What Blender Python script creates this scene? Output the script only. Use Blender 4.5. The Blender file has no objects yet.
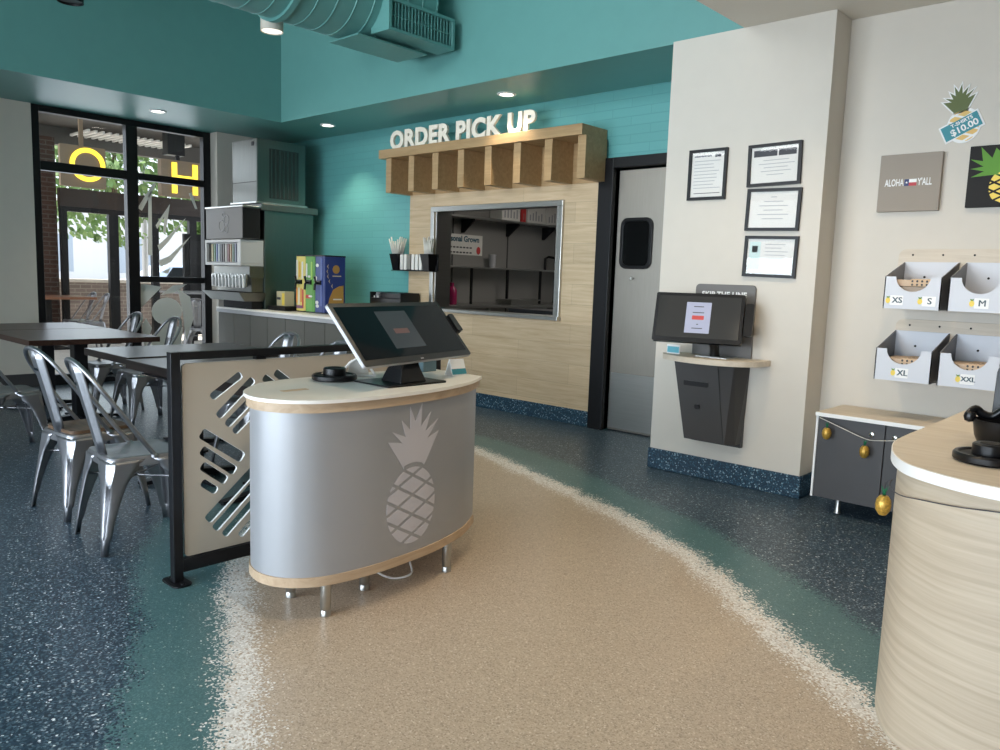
import bpy, bmesh, math, random
from mathutils import Vector, Matrix, Euler
from mathutils.geometry import tessellate_polygon
random.seed(7)
PI = math.pi
SC = bpy.context.scene
COL = SC.collection
W = {}            # world origin of every built object

# ------------------------------------------------------------------ materials
def srgb(r, g, b):
    f = lambda c: c / 12.92 if c <= .04045 else ((c + .055) / 1.055) ** 2.4
    return (f(r / 255), f(g / 255), f(b / 255), 1)

def mat(name, col, rough=.5, metal=0., spec=.5, var=.0, vscale=8., bump=0., bscale=200., stretch=(1, 1, 1), emit=None, estr=0., coat=0.):
    m = bpy.data.materials.new(name); m.use_nodes = True
    nt = m.node_tree; N = nt.nodes; L = nt.links
    b = N['Principled BSDF']
    b.inputs['Roughness'].default_value = rough
    b.inputs['Metallic'].default_value = metal
    b.inputs['Specular IOR Level'].default_value = spec
    b.inputs['Coat Weight'].default_value = coat
    b.inputs['Coat Roughness'].default_value = .1
    tc = N.new('ShaderNodeTexCoord'); mp = N.new('ShaderNodeMapping')
    mp.inputs['Scale'].default_value = stretch
    L.new(tc.outputs['Object'], mp.inputs['Vector'])
    nz = N.new('ShaderNodeTexNoise'); nz.inputs['Scale'].default_value = vscale; nz.inputs['Detail'].default_value = 4
    L.new(mp.outputs[0], nz.inputs['Vector'])
    rp = N.new('ShaderNodeValToRGB')
    v = max(var, .005)
    rp.color_ramp.elements[0].position = .3; rp.color_ramp.elements[1].position = .7
    rp.color_ramp.elements[0].color = tuple(c * (1 - v) for c in col[:3]) + (1,)
    rp.color_ramp.elements[1].color = tuple(min(1, c * (1 + v)) for c in col[:3]) + (1,)
    L.new(nz.outputs['Fac'], rp.inputs['Fac']); L.new(rp.outputs['Color'], b.inputs['Base Color'])
    if bump:
        n2 = N.new('ShaderNodeTexNoise'); n2.inputs['Scale'].default_value = bscale
        L.new(mp.outputs[0], n2.inputs['Vector'])
        bp = N.new('ShaderNodeBump'); bp.inputs['Strength'].default_value = bump; bp.inputs['Distance'].default_value = .002
        L.new(n2.outputs['Fac'], bp.inputs['Height']); L.new(bp.outputs[0], b.inputs['Normal'])
    if emit:
        b.inputs['Emission Color'].default_value = emit; b.inputs['Emission Strength'].default_value = estr
    return m

def wood(name, c1, c2, axis='x', rough=.45, scale=3., plank=0., plank_axis='z', coat=0., spec=.4):
    """grain stretched along one axis; optional plank joints"""
    m = bpy.data.materials.new(name); m.use_nodes = True
    nt = m.node_tree; N = nt.nodes; L = nt.links; b = N['Principled BSDF']
    b.inputs['Roughness'].default_value = rough; b.inputs['Coat Weight'].default_value = coat; b.inputs['Specular IOR Level'].default_value = spec
    tc = N.new('ShaderNodeTexCoord'); mp = N.new('ShaderNodeMapping')
    s = {'x': (.6, 9, 9), 'y': (9, .6, 9), 'z': (9, 9, .6)}[axis]
    mp.inputs['Scale'].default_value = s
    L.new(tc.outputs['Object'], mp.inputs['Vector'])
    src = mp.outputs[0]
    nz = N.new('ShaderNodeTexNoise'); nz.inputs['Scale'].default_value = scale; nz.inputs['Detail'].default_value = 8; nz.inputs['Roughness'].default_value = .65
    nz.inputs['Distortion'].default_value = .6
    L.new(src, nz.inputs['Vector'])
    rp = N.new('ShaderNodeValToRGB')
    rp.color_ramp.elements[0].position = .32; rp.color_ramp.elements[1].position = .68
    rp.color_ramp.elements[0].color = c1; rp.color_ramp.elements[1].color = c2
    L.new(nz.outputs['Fac'], rp.inputs['Fac'])
    out = rp.outputs['Color']
    if plank:
        sp = N.new('ShaderNodeSeparateXYZ'); L.new(tc.outputs['Object'], sp.inputs[0])
        cb = N.new('ShaderNodeCombineXYZ')
        L.new(sp.outputs['X' if plank_axis == 'z' else 'Z'], cb.inputs[0]); L.new(sp.outputs['Z' if plank_axis == 'z' else 'X'], cb.inputs[1])
        br = N.new('ShaderNodeTexBrick'); br.inputs['Scale'].default_value = 1
        br.inputs['Brick Width'].default_value = 1.3; br.inputs['Row Height'].default_value = plank
        br.inputs['Mortar Size'].default_value = .0012
        br.inputs['Color1'].default_value = (.93, .93, .93, 1); br.inputs['Color2'].default_value = (1.06, 1.06, 1.06, 1); br.inputs['Mortar'].default_value = (.6, .6, .6, 1)
        L.new(cb.outputs[0], br.inputs['Vector'])
        mx = N.new('ShaderNodeMix'); mx.data_type = 'RGBA'; mx.blend_type = 'MULTIPLY'; mx.inputs[0].default_value = 1
        L.new(out, mx.inputs[6]); L.new(br.outputs['Color'], mx.inputs[7]); out = mx.outputs[2]
    L.new(out, b.inputs['Base Color'])
    return m

def wavy(name, c1, c2):
    m = bpy.data.materials.new(name); m.use_nodes = True
    nt = m.node_tree; N = nt.nodes; L = nt.links; b = N['Principled BSDF']; b.inputs['Roughness'].default_value = .5
    tc = N.new('ShaderNodeTexCoord'); n0 = N.new('ShaderNodeTexNoise'); n0.inputs['Scale'].default_value = 1.6
    L.new(tc.outputs['Object'], n0.inputs['Vector'])
    sp = N.new('ShaderNodeSeparateXYZ'); L.new(tc.outputs['Object'], sp.inputs[0])
    ma = N.new('ShaderNodeMath'); ma.operation = 'MULTIPLY_ADD'; ma.inputs[1].default_value = .10; L.new(n0.outputs['Fac'], ma.inputs[0]); L.new(sp.outputs['Z'], ma.inputs[2])
    cb = N.new('ShaderNodeCombineXYZ'); L.new(ma.outputs[0], cb.inputs[2])
    m1 = N.new('ShaderNodeMath'); m1.operation = 'MULTIPLY'; m1.inputs[1].default_value = .03; L.new(sp.outputs['X'], m1.inputs[0]); L.new(m1.outputs[0], cb.inputs[0])
    m2 = N.new('ShaderNodeMath'); m2.operation = 'MULTIPLY'; m2.inputs[1].default_value = .03; L.new(sp.outputs['Y'], m2.inputs[0]); L.new(m2.outputs[0], cb.inputs[1])
    nz = N.new('ShaderNodeTexNoise'); nz.inputs['Scale'].default_value = 64; nz.inputs['Detail'].default_value = 5; nz.inputs['Roughness'].default_value = .6
    L.new(cb.outputs[0], nz.inputs['Vector'])
    rp = N.new('ShaderNodeValToRGB'); rp.color_ramp.elements[0].position = .35; rp.color_ramp.elements[1].position = .68
    rp.color_ramp.elements[0].color = c1; rp.color_ramp.elements[1].color = c2
    L.new(nz.outputs['Fac'], rp.inputs['Fac']); L.new(rp.outputs['Color'], b.inputs['Base Color'])
    return m

def brick(name, c1, c2, mortar, bw, bh, ms, bump=.4, rough=.6, plane='xz'):
    m = bpy.data.materials.new(name); m.use_nodes = True
    nt = m.node_tree; N = nt.nodes; L = nt.links; b = N['Principled BSDF']
    b.inputs['Roughness'].default_value = rough
    tc = N.new('ShaderNodeTexCoord'); sp = N.new('ShaderNodeSeparateXYZ'); cb = N.new('ShaderNodeCombineXYZ')
    L.new(tc.outputs['Object'], sp.inputs[0])
    if plane == 'xz': L.new(sp.outputs['X'], cb.inputs[0])
    elif plane == 'yz': L.new(sp.outputs['Y'], cb.inputs[0])
    else:
        ad = N.new('ShaderNodeMath'); ad.operation = 'ADD'
        L.new(sp.outputs['X'], ad.inputs[0]); L.new(sp.outputs['Y'], ad.inputs[1]); L.new(ad.outputs[0], cb.inputs[0])
    L.new(sp.outputs['Z'], cb.inputs[1])
    br = N.new('ShaderNodeTexBrick'); br.inputs['Scale'].default_value = 1
    br.inputs['Brick Width'].default_value = bw; br.inputs['Row Height'].default_value = bh; br.inputs['Mortar Size'].default_value = ms
    br.inputs['Color1'].default_value = c1; br.inputs['Color2'].default_value = c2; br.inputs['Mortar'].default_value = mortar
    br.inputs['Mortar Smooth'].default_value = .3
    L.new(cb.outputs[0], br.inputs['Vector'])
    L.new(br.outputs['Color'], b.inputs['Base Color'])
    bp = N.new('ShaderNodeBump'); bp.inputs['Strength'].default_value = bump; bp.inputs['Distance'].default_value = .004; bp.invert = True
    L.new(br.outputs['Fac'], bp.inputs['Height']); L.new(bp.outputs[0], b.inputs['Normal'])
    return m

def glass(name, tint=(1, 1, 1, 1), refl=.06):
    m = bpy.data.materials.new(name); m.use_nodes = True
    nt = m.node_tree; N = nt.nodes; L = nt.links
    N.remove(N['Principled BSDF'])
    t = N.new('ShaderNodeBsdfTransparent'); t.inputs[0].default_value = tint
    g = N.new('ShaderNodeBsdfGlossy'); g.inputs['Roughness'].default_value = .02
    f = N.new('ShaderNodeFresnel'); f.inputs['IOR'].default_value = 1.3
    mx = N.new('ShaderNodeMixShader')
    L.new(f.outputs[0], mx.inputs[0]); L.new(t.outputs[0], mx.inputs[1]); L.new(g.outputs[0], mx.inputs[2])
    L.new(mx.outputs[0], N['Material Output'].inputs['Surface'])
    return m

def flake(name, cols, scale=150., rough=.35, spec=.5):
    """speckled epoxy: cols = [(position, colour), ...] picked per flake"""
    m = bpy.data.materials.new(name); m.use_nodes = True
    nt = m.node_tree; N = nt.nodes; L = nt.links; b = N['Principled BSDF']
    b.inputs['Roughness'].default_value = rough; b.inputs['Specular IOR Level'].default_value = spec
    tc = N.new('ShaderNodeTexCoord'); v = N.new('ShaderNodeTexVoronoi'); v.inputs['Scale'].default_value = scale
    L.new(tc.outputs['Object'], v.inputs['Vector'])
    s = N.new('ShaderNodeSeparateColor'); L.new(v.outputs['Color'], s.inputs[0])
    r = N.new('ShaderNodeValToRGB'); ramp(r, cols)
    L.new(s.outputs[0], r.inputs[0]); L.new(r.outputs[0], b.inputs['Base Color'])
    return m

def ramp(node, cols, interp='CONSTANT'):
    cr = node.color_ramp; cr.interpolation = interp
    while len(cr.elements) > 1: cr.elements.remove(cr.elements[-1])
    cr.elements[0].position = cols[0][0]; cr.elements[0].color = cols[0][1]
    for p, c in cols[1:]:
        e = cr.elements.new(p); e.color = c

# ------------------------------------------------------------------ mesh builder
class MB:
    def __init__(s): s.v = []; s.f = []; s.m = []; s.sm = []
    def add(s, vs, fs, mi=0, smooth=False):
        o = len(s.v); s.v += [tuple(p) for p in vs]
        for f in fs: s.f.append(tuple(i + o for i in f)); s.m.append(mi); s.sm.append(smooth)
        return s
    def box(s, x0, x1, y0, y1, z0, z1, mi=0, M=None):
        vs = [Vector((x, y, z)) for x in (x0, x1) for y in (y0, y1) for z in (z0, z1)]
        if M: vs = [M @ v for v in vs]
        return s.add(vs, [(0, 1, 3, 2), (4, 6, 7, 5), (0, 4, 5, 1), (2, 3, 7, 6), (0, 2, 6, 4), (1, 5, 7, 3)], mi)
    def rings(s, rings, caps=True, mi=0, smooth=True, closed=True):
        n = len(rings[0]); vs = [p for r in rings for p in r]; fs = []
        for a in range(len(rings) - 1):
            for i in range(n if closed else n - 1):
                j = (i + 1) % n
                fs.append((a * n + i, a * n + j, (a + 1) * n + j, (a + 1) * n + i))
        s.add(vs, fs, mi, smooth)
        if caps and closed:
            s.add(rings[0], [tuple(range(n))[::-1]], mi); s.add(rings[-1], [tuple(range(n))], mi)
        return s
    def lathe(s, prof, c=(0, 0, 0), n=24, mi=0, M=None, caps=True):
        rs = []
        for r, z in prof:
            ring = [Vector((c[0] + r * math.cos(2 * PI * i / n), c[1] + r * math.sin(2 * PI * i / n), c[2] + z)) for i in range(n)]
            if M: ring = [M @ p for p in ring]
            rs.append(ring)
        return s.rings(rs, caps, mi)
    def tube(s, pts, r, n=10, mi=0, caps=True):
        pts = [Vector(p) for p in pts]; rs = []
        rad = r if isinstance(r, (list, tuple)) else [r] * len(pts)
        up = None
        for i, p in enumerate(pts):
            t = (pts[min(i + 1, len(pts) - 1)] - pts[max(i - 1, 0)]).normalized()
            if up is None:
                up = t.orthogonal().normalized()
            up = (up - t * up.dot(t)).normalized(); b = t.cross(up)
            rs.append([p + (up * math.cos(2 * PI * k / n) + b * math.sin(2 * PI * k / n)) * rad[i] for k in range(n)])
        return s.rings(rs, caps, mi)
    def prism(s, poly, fn, d0, d1, mi=0, smooth=False):
        """poly: 2D outline (ccw) ; fn(u,v,d)->3D ; extruded between d0 and d1"""
        n = len(poly)
        a = [Vector(fn(u, v, d0)) for u, v in poly]; b = [Vector(fn(u, v, d1)) for u, v in poly]
        tri = tessellate_polygon([[Vector((u, v, 0)) for u, v in poly]])
        o = len(s.v)
        s.add(a + b, [(t[2], t[1], t[0]) for t in tri] + [(t[0] + n, t[1] + n, t[2] + n) for t in tri], mi)
        s.add(a + b, [(i, (i + 1) % n, n + (i + 1) % n, n + i) for i in range(n)], mi, smooth)
        return s
    def flat(s, poly, fn, d, mi=0):
        tri = tessellate_polygon([[Vector((u, v, 0)) for u, v in poly]])
        return s.add([fn(u, v, d) for u, v in poly], [tuple(t) for t in tri], mi)
    def mesh(s, name, mats, o=(0, 0, 0), weld=True):
        me = bpy.data.meshes.new(name)
        me.from_pydata([(x - o[0], y - o[1], z - o[2]) for x, y, z in s.v], [], s.f)
        for i, p in enumerate(me.polygons): p.material_index = s.m[i]; p.use_smooth = s.sm[i]
        for m in mats: me.materials.append(m)
        bm = bmesh.new(); bm.from_mesh(me)
        if weld: bmesh.ops.remove_doubles(bm, verts=bm.verts, dist=1e-5)
        bmesh.ops.recalc_face_normals(bm, faces=bm.faces)
        for e in bm.edges:
            if len(e.link_faces) == 2 and e.calc_face_angle(0) > math.radians(38): e.smooth = False
        bm.to_mesh(me); bm.free()
        return me

def tag(o, label=None, cat=None, group=None, kind=None):
    if label: o['label'] = label
    if cat: o['category'] = cat
    if group: o['group'] = group
    if kind: o['kind'] = kind
    return o

def link(name, data, parent=None, origin=None):
    o = bpy.data.objects.new(name, data); COL.objects.link(o)
    if parent is not None:
        o.parent = parent; W[o.name] = W[parent.name]
    else:
        o.location = origin or (0, 0, 0); W[o.name] = Vector(origin or (0, 0, 0))
    return o

def obj(name, mb, m, parent=None, bevel=0., origin=None, seg=2, weld=True, label=None):
    mats = m if isinstance(m, (list, tuple)) else [m]
    org = W[parent.name] if parent is not None else Vector(origin or (0, 0, 0))
    o = link(name, mb.mesh(name, mats, org, weld), parent, origin)
    if bevel:
        b = o.modifiers.new('bevel', 'BEVEL'); b.width = bevel; b.segments = seg; b.limit_method = 'ANGLE'; b.angle_limit = math.radians(40)
        b.harden_normals = False
    if label: o['label'] = label
    return o

def thing(name, label, cat, loc, group=None):
    o = bpy.data.objects.new(name, None); COL.objects.link(o); o.location = loc; o.empty_display_size = .1
    W[o.name] = Vector(loc)
    return tag(o, label, cat, group)

def struct(name, mb, m, parent=None, bevel=0., weld=True):
    o = obj(name, mb, m, parent, bevel, weld=weld)
    if parent is None: o['kind'] = 'structure'
    return o

def kids(o): return [c for c in bpy.data.objects if c.parent == o]

def copy_tree(o, loc, rz, label, group=None, cat=None):
    r = o.copy(); COL.objects.link(r); r.location = loc; r.rotation_euler = (0, 0, rz); W[r.name] = Vector(loc)
    tag(r, label, cat, group)
    for ch in kids(o):
        c = ch.copy(); COL.objects.link(c); c.parent = r
        for g in kids(ch):
            d = g.copy(); COL.objects.link(d); d.parent = c
    return r

# planes
def wallY(X, Y, Z, s=1.):     # a wall seen from -Y: u to +X, v up, d towards the room
    return lambda u, v, d: (X + u * s, Y - d, Z + v * s)
def wallX(X, Y, Z, s=1.):     # a wall facing +X: u to +Y
    return lambda u, v, d: (X + d, Y + u * s, Z + v * s)
def rot2(fn, a, cx=0, cy=0):
    c, s = math.cos(a), math.sin(a)
    return lambda u, v, d: fn(cx + (u - cx) * c - (v - cy) * s, cy + (u - cx) * s + (v - cy) * c, d)

def rrect(w, h, r, n=5, cx=0, cy=0):
    out = []
    for sx, sy, a0 in ((1, -1, -PI / 2), (1, 1, 0), (-1, 1, PI / 2), (-1, -1, PI)):
        for k in range(n + 1):
            a = a0 + k * PI / 2 / n
            out.append((cx + sx * (w / 2 - r) + r * math.cos(a), cy + sy * (h / 2 - r) + r * math.sin(a)))
    return out
def ell(cx, cy, a, b, n=36): return [(cx + a * math.cos(2 * PI * i / n), cy + b * math.sin(2 * PI * i / n)) for i in range(n)]

def text_mesh(txt, size, bold=.0, ext=0., align='CENTER', sx=1., spacing=1.):
    cu = bpy.data.curves.new('t', 'FONT'); cu.body = txt; cu.size = size; cu.offset = bold; cu.extrude = ext
    cu.align_x = align; cu.align_y = 'CENTER'; cu.resolution_u = 3; cu.space_character = spacing
    o = bpy.data.objects.new('t', cu); COL.objects.link(o)
    dg = bpy.context.evaluated_depsgraph_get(); dg.update()
    me = bpy.data.meshes.new_from_object(o.evaluated_get(dg))
    vs = [(v.co.x * sx, v.co.y, v.co.z) for v in me.vertices]; fs = [tuple(p.vertices) for p in me.polygons]
    bpy.data.objects.remove(o); bpy.data.curves.remove(cu); bpy.data.meshes.remove(me)
    return vs, fs
def text(mb, fn, txt, size, cx, cy, d, bold=0., ext=0., mi=0, align='CENTER', sx=1., spacing=1.):
    vs, fs = text_mesh(txt, size, bold, ext, align, sx, spacing)
    return mb.add([fn(cx + x, cy + y, d + z) for x, y, z in vs], fs, mi)

def clip(poly, a, b, c):      # keep a*u+b*v<=c
    out = []
    for i in range(len(poly)):
        p, q = poly[i], poly[(i + 1) % len(poly)]
        dp = a * p[0] + b * p[1] - c; dq = a * q[0] + b * q[1] - c
        if dp <= 0: out.append(p)
        if dp * dq < 0:
            t = dp / (dp - dq); out.append((p[0] + (q[0] - p[0]) * t, p[1] + (q[1] - p[1]) * t))
    return out
def cells(cx, cy, a, b, pitch, gap, s1=.55, s2=-.55, off=0.):
    """body of a pineapple: an ellipse cut into skewed cells by two families of bands"""
    e = ell(cx, cy, a, b, 48); res = []
    for i in range(-8, 9):
        for j in range(-8, 9):
            p = e
            for s, k in ((s1, i), (s2, j)):
                lo = k * pitch + gap / 2 + off; hi = (k + 1) * pitch - gap / 2 + off
                p = clip(p, -s, 1, hi + cy - s * cx) if len(p) > 2 else p
                p = clip(p, s, -1, -(lo + cy - s * cx)) if len(p) > 2 else p
            if len(p) > 2: res.append(p)
    return res
def crown(cx, y0, w, h, seed=0):
    """spiky leaf crown, one outline"""
    L = [(-.50, .47), (-.43, .62), (-.26, .78), (-.10, .97), (.14, 1.0), (.33, .84), (.50, .70), (.52, .50)]
    pts = [(-.20, .0)]
    for i, (x, y) in enumerate(L):
        pts.append((x, y))
        if i < len(L) - 1:
            x2, y2 = L[i + 1]
            mx, my = (x + x2) / 2, min(y, y2)
            pts.append((mx * .52, my * .52 + .12 + .1 * (1 - abs(mx))))
    pts.append((.20, .0))
    pts = [(cx + x * w, y0 + y * h) for x, y in pts]
    return pts[::-1]

# ------------------------------------------------------------------ palette
TEAL = srgb(84, 150, 146)
M = dict(
    teal=mat('teal_paint', srgb(102, 158, 153), .4, var=.02),
    beige=mat('beige_paint', srgb(209, 202, 190), .55, var=.012),
    white_ceiling=mat('ceiling_paint', srgb(214, 208, 196), .7),
    black=mat('black_metal', srgb(15, 15, 18), .4, spec=.35),
    blackp=mat('black_plastic', srgb(14, 14, 16), .3, spec=.4),
    blackm=mat('black_matte', srgb(20, 20, 21), .65, spec=.3),
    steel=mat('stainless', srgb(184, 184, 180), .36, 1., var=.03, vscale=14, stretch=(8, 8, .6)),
    steelrefl=mat('stainless_teal_reflection', srgb(108, 122, 118), .4, 1., var=.03, vscale=8, stretch=(6, 6, .6)),  # steel copy with the teal room's reflection put into its colour
    steeld=mat('dull_stainless', srgb(122, 123, 119), .42, 1., var=.04, vscale=8, stretch=(6, 6, .6)),
    steelh=mat('stainless_sheet', srgb(190, 190, 186), .34, 1., var=.04, vscale=6, stretch=(.5, .5, 10)),
    gal=mat('brushed_gunmetal', srgb(160, 160, 163), .42, 1., var=.08, vscale=9, bump=.05, bscale=60),
    doorsteel=mat('door_stainless', srgb(158, 153, 144), .46, 1., var=.03, vscale=10, stretch=(8, 8, .5)),
    chrome=mat('chrome', srgb(215, 215, 215), .12, 1.),
    oak=wood('light_oak', srgb(186, 160, 124), srgb(214, 190, 154), 'x', .5),
    oakp=wood('light_oak_planks', srgb(184, 160, 126), srgb(208, 186, 154), 'x', .5, plank=.19),
    oakf=wood('oak_fins', srgb(160, 130, 90), srgb(182, 152, 112), 'x', .5),
    oake=wood('oak_edge', srgb(176, 150, 122), srgb(198, 174, 146), 'y', .45),
    ash=wood('pale_ash', srgb(200, 187, 168), srgb(216, 205, 188), 'x', .5, scale=4.),
    ashx=wavy('pale_ash_wave', srgb(178, 162, 140), srgb(197, 182, 160)),
    walnut=wood('dark_walnut', srgb(46, 31, 26), srgb(74, 52, 43), 'x', .32, spec=.22),
    ebony=wood('ebony_stain', srgb(28, 24, 23), srgb(48, 41, 38), 'x', .3, spec=.25),
    walnutl=wood('worn_wood', srgb(74, 54, 38), srgb(116, 90, 66), 'x', .6),
    quartz=mat('white_quartz', srgb(236, 232, 224), .38, var=.015, spec=.35),
    cream=mat('cream_letter', srgb(242, 233, 216), .45),
    white=mat('white_plastic', srgb(238, 238, 236), .4),
    laminate=mat('grey_laminate', srgb(150, 150, 152), .35, var=.01),
    silver=mat('silver_laminate', srgb(166, 166, 168), .42, .35, spec=.4, var=.01),
    lilac=mat('emblem_vinyl', srgb(192, 189, 194), .45),
    charc=mat('charcoal_laminate', srgb(66, 65, 66), .5, var=.03),
    greyp=mat('grey_enclosure', srgb(58, 56, 55), .45),
    greyb=mat('grey_board', srgb(108, 105, 102), .5, bump=.1, bscale=300),
    taupe=mat('taupe_panel', srgb(184, 172, 154), .5, var=.01),
    cabgrey=mat('cabinet_grey', srgb(92, 90, 82), .55, spec=.3),
    paper=mat('paper', srgb(222, 220, 214), .6),
    ink=mat('ink', srgb(70, 70, 74), .7),
    inkl=mat('pale_ink', srgb(165, 165, 168), .7),
    tealp=mat('teal_print', srgb(50, 140, 152), .5),
    yellow=mat('yellow_print', srgb(242, 214, 90), .5),
    pineap=mat('pineapple_tan', srgb(226, 190, 112), .5),
    green=mat('leaf_green', srgb(96, 140, 52), .5),
    dgreen=mat('olive_green', srgb(92, 104, 52), .5),
    navy=mat('navy_print', srgb(28, 44, 100), .4),
    red=mat('red_print', srgb(200, 60, 60), .5),
    canvasg=mat('grey_canvas', srgb(156, 146, 134), .7),
    binw=mat('white_bin', srgb(206, 209, 216), .4),
    bins=mat('grey_bin_side', srgb(118, 118, 120), .45),
    screen=mat('screen_glass', srgb(10, 14, 17), .06, spec=.11, emit=srgb(30, 44, 50), estr=.12),
    screeng=mat('screen_glass_lit', srgb(20, 20, 20), .1, spec=.5, emit=srgb(66, 66, 64), estr=.6),
    card_d=mat('dim_card', srgb(52, 58, 64), .2, spec=.2, emit=srgb(80, 88, 96), estr=.15),
    card_l=mat('lit_card', srgb(120, 124, 140), .3, emit=srgb(186, 190, 214), estr=.5),
    red_d=mat('dim_button', srgb(84, 60, 60), .3, emit=srgb(110, 72, 72), estr=.2),
    red_l=mat('lit_button', srgb(150, 60, 58), .3, emit=srgb(206, 84, 80), estr=.5),
    lampd=mat('dim_lens', srgb(230, 222, 206), .4, emit=(1, .93, .82, 1), estr=1.2),
    lamp=mat('lamp_lens', srgb(255, 250, 240), .4, emit=(1, .93, .82, 1), estr=9.),
    straw=mat('straw', srgb(226, 222, 210), .5),
    magenta=mat('magenta_plastic', srgb(150, 20, 80), .35),
    gold=mat('gold_glitter', srgb(196, 156, 70), .35, .5, var=.35, vscale=120),
    cord=mat('cord', srgb(200, 196, 186), .6),
    kraft=mat('kraft', srgb(206, 180, 150), .7),
    glass=glass('window_glass'),
    concrete=mat('concrete', srgb(206, 200, 190), .8, var=.05, vscale=3),
    leaf=mat('tree_leaves', srgb(104, 134, 76), .6, var=.3, vscale=3),
    bark=mat('bark', srgb(90, 74, 60), .8),
)
M['tealbrick'] = brick('teal_brick', srgb(97, 164, 162), srgb(100, 168, 166), srgb(91, 157, 156), .40, .078, .005, .35, .42)
M['redbrick'] = brick('red_brick', srgb(66, 42, 34), srgb(78, 50, 41), srgb(92, 82, 74), .22, .075, .01, .4, .8, 'xyz')
M['greybrick'] = brick('grey_brick', srgb(112, 101, 95), srgb(128, 116, 109), srgb(150, 142, 134), .2, .075, .008, .4, .8, 'yz')
M['cove'] = flake('cove_epoxy', [(0, srgb(22, 48, 66)), (.45, srgb(32, 64, 84)), (.78, srgb(58, 94, 112)), (.93, srgb(146, 170, 180))], 130, .4)

# ------------------------------------------------------------------ floor: sand, foam, teal and deep blue flakes
def catmull(P, n=8):
    out = []
    for i in range(len(P) - 1):
        p0 = Vector(P[max(i - 1, 0)]); p1 = Vector(P[i]); p2 = Vector(P[i + 1]); p3 = Vector(P[min(i + 2, len(P) - 1)])
        for k in range(n):
            t = k / n
            out.append(.5 * ((2 * p1) + (p2 - p0) * t + (2 * p0 - 5 * p1 + 4 * p2 - p3) * t * t + (3 * p1 - p0 - 3 * p2 + p3) * t ** 3))
    out.append(Vector(P[-1])); return [tuple(v) for v in out]

foam_l = [(2.2, -1.35), (.6, -.45), (-.9, .42), (-1.965, 1.07), (-2.2, 1.215), (-2.575, 1.42), (-3.0, 1.646), (-3.6, 2.05), (-4.3, 2.75), (-4.9, 3.5), (-5.1, 4.1), (-4.75, 4.45), (-4.256, 4.40),
          (-3.604, 4.177), (-2.889, 3.941), (-2.281, 3.691), (-1.76, 3.416), (-1.402, 3.127), (-1.033, 2.84), (-.72, 2.615), (.3, 1.9), (1.2, 1.1), (2.2, .1)]
blue_l = [(2.2, -2.1), (.6, -.95), (-.9, .1), (-1.75, .60), (-2.179, .809), (-2.534, 1.0), (-2.97, 1.21), (-3.61, 1.47), (-4.3, 2.0), (-5.2, 3.0), (-5.7, 3.9), (-5.5, 4.7), (-4.605, 4.83), (-3.7, 4.66), (-3.057, 4.42),
          (-2.595, 4.21), (-2.126, 4.05), (-1.587, 3.73), (-1.18, 3.47), (-.861, 3.25), (.0, 2.75), (1.2, 1.9), (2.2, 1.0)]
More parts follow.
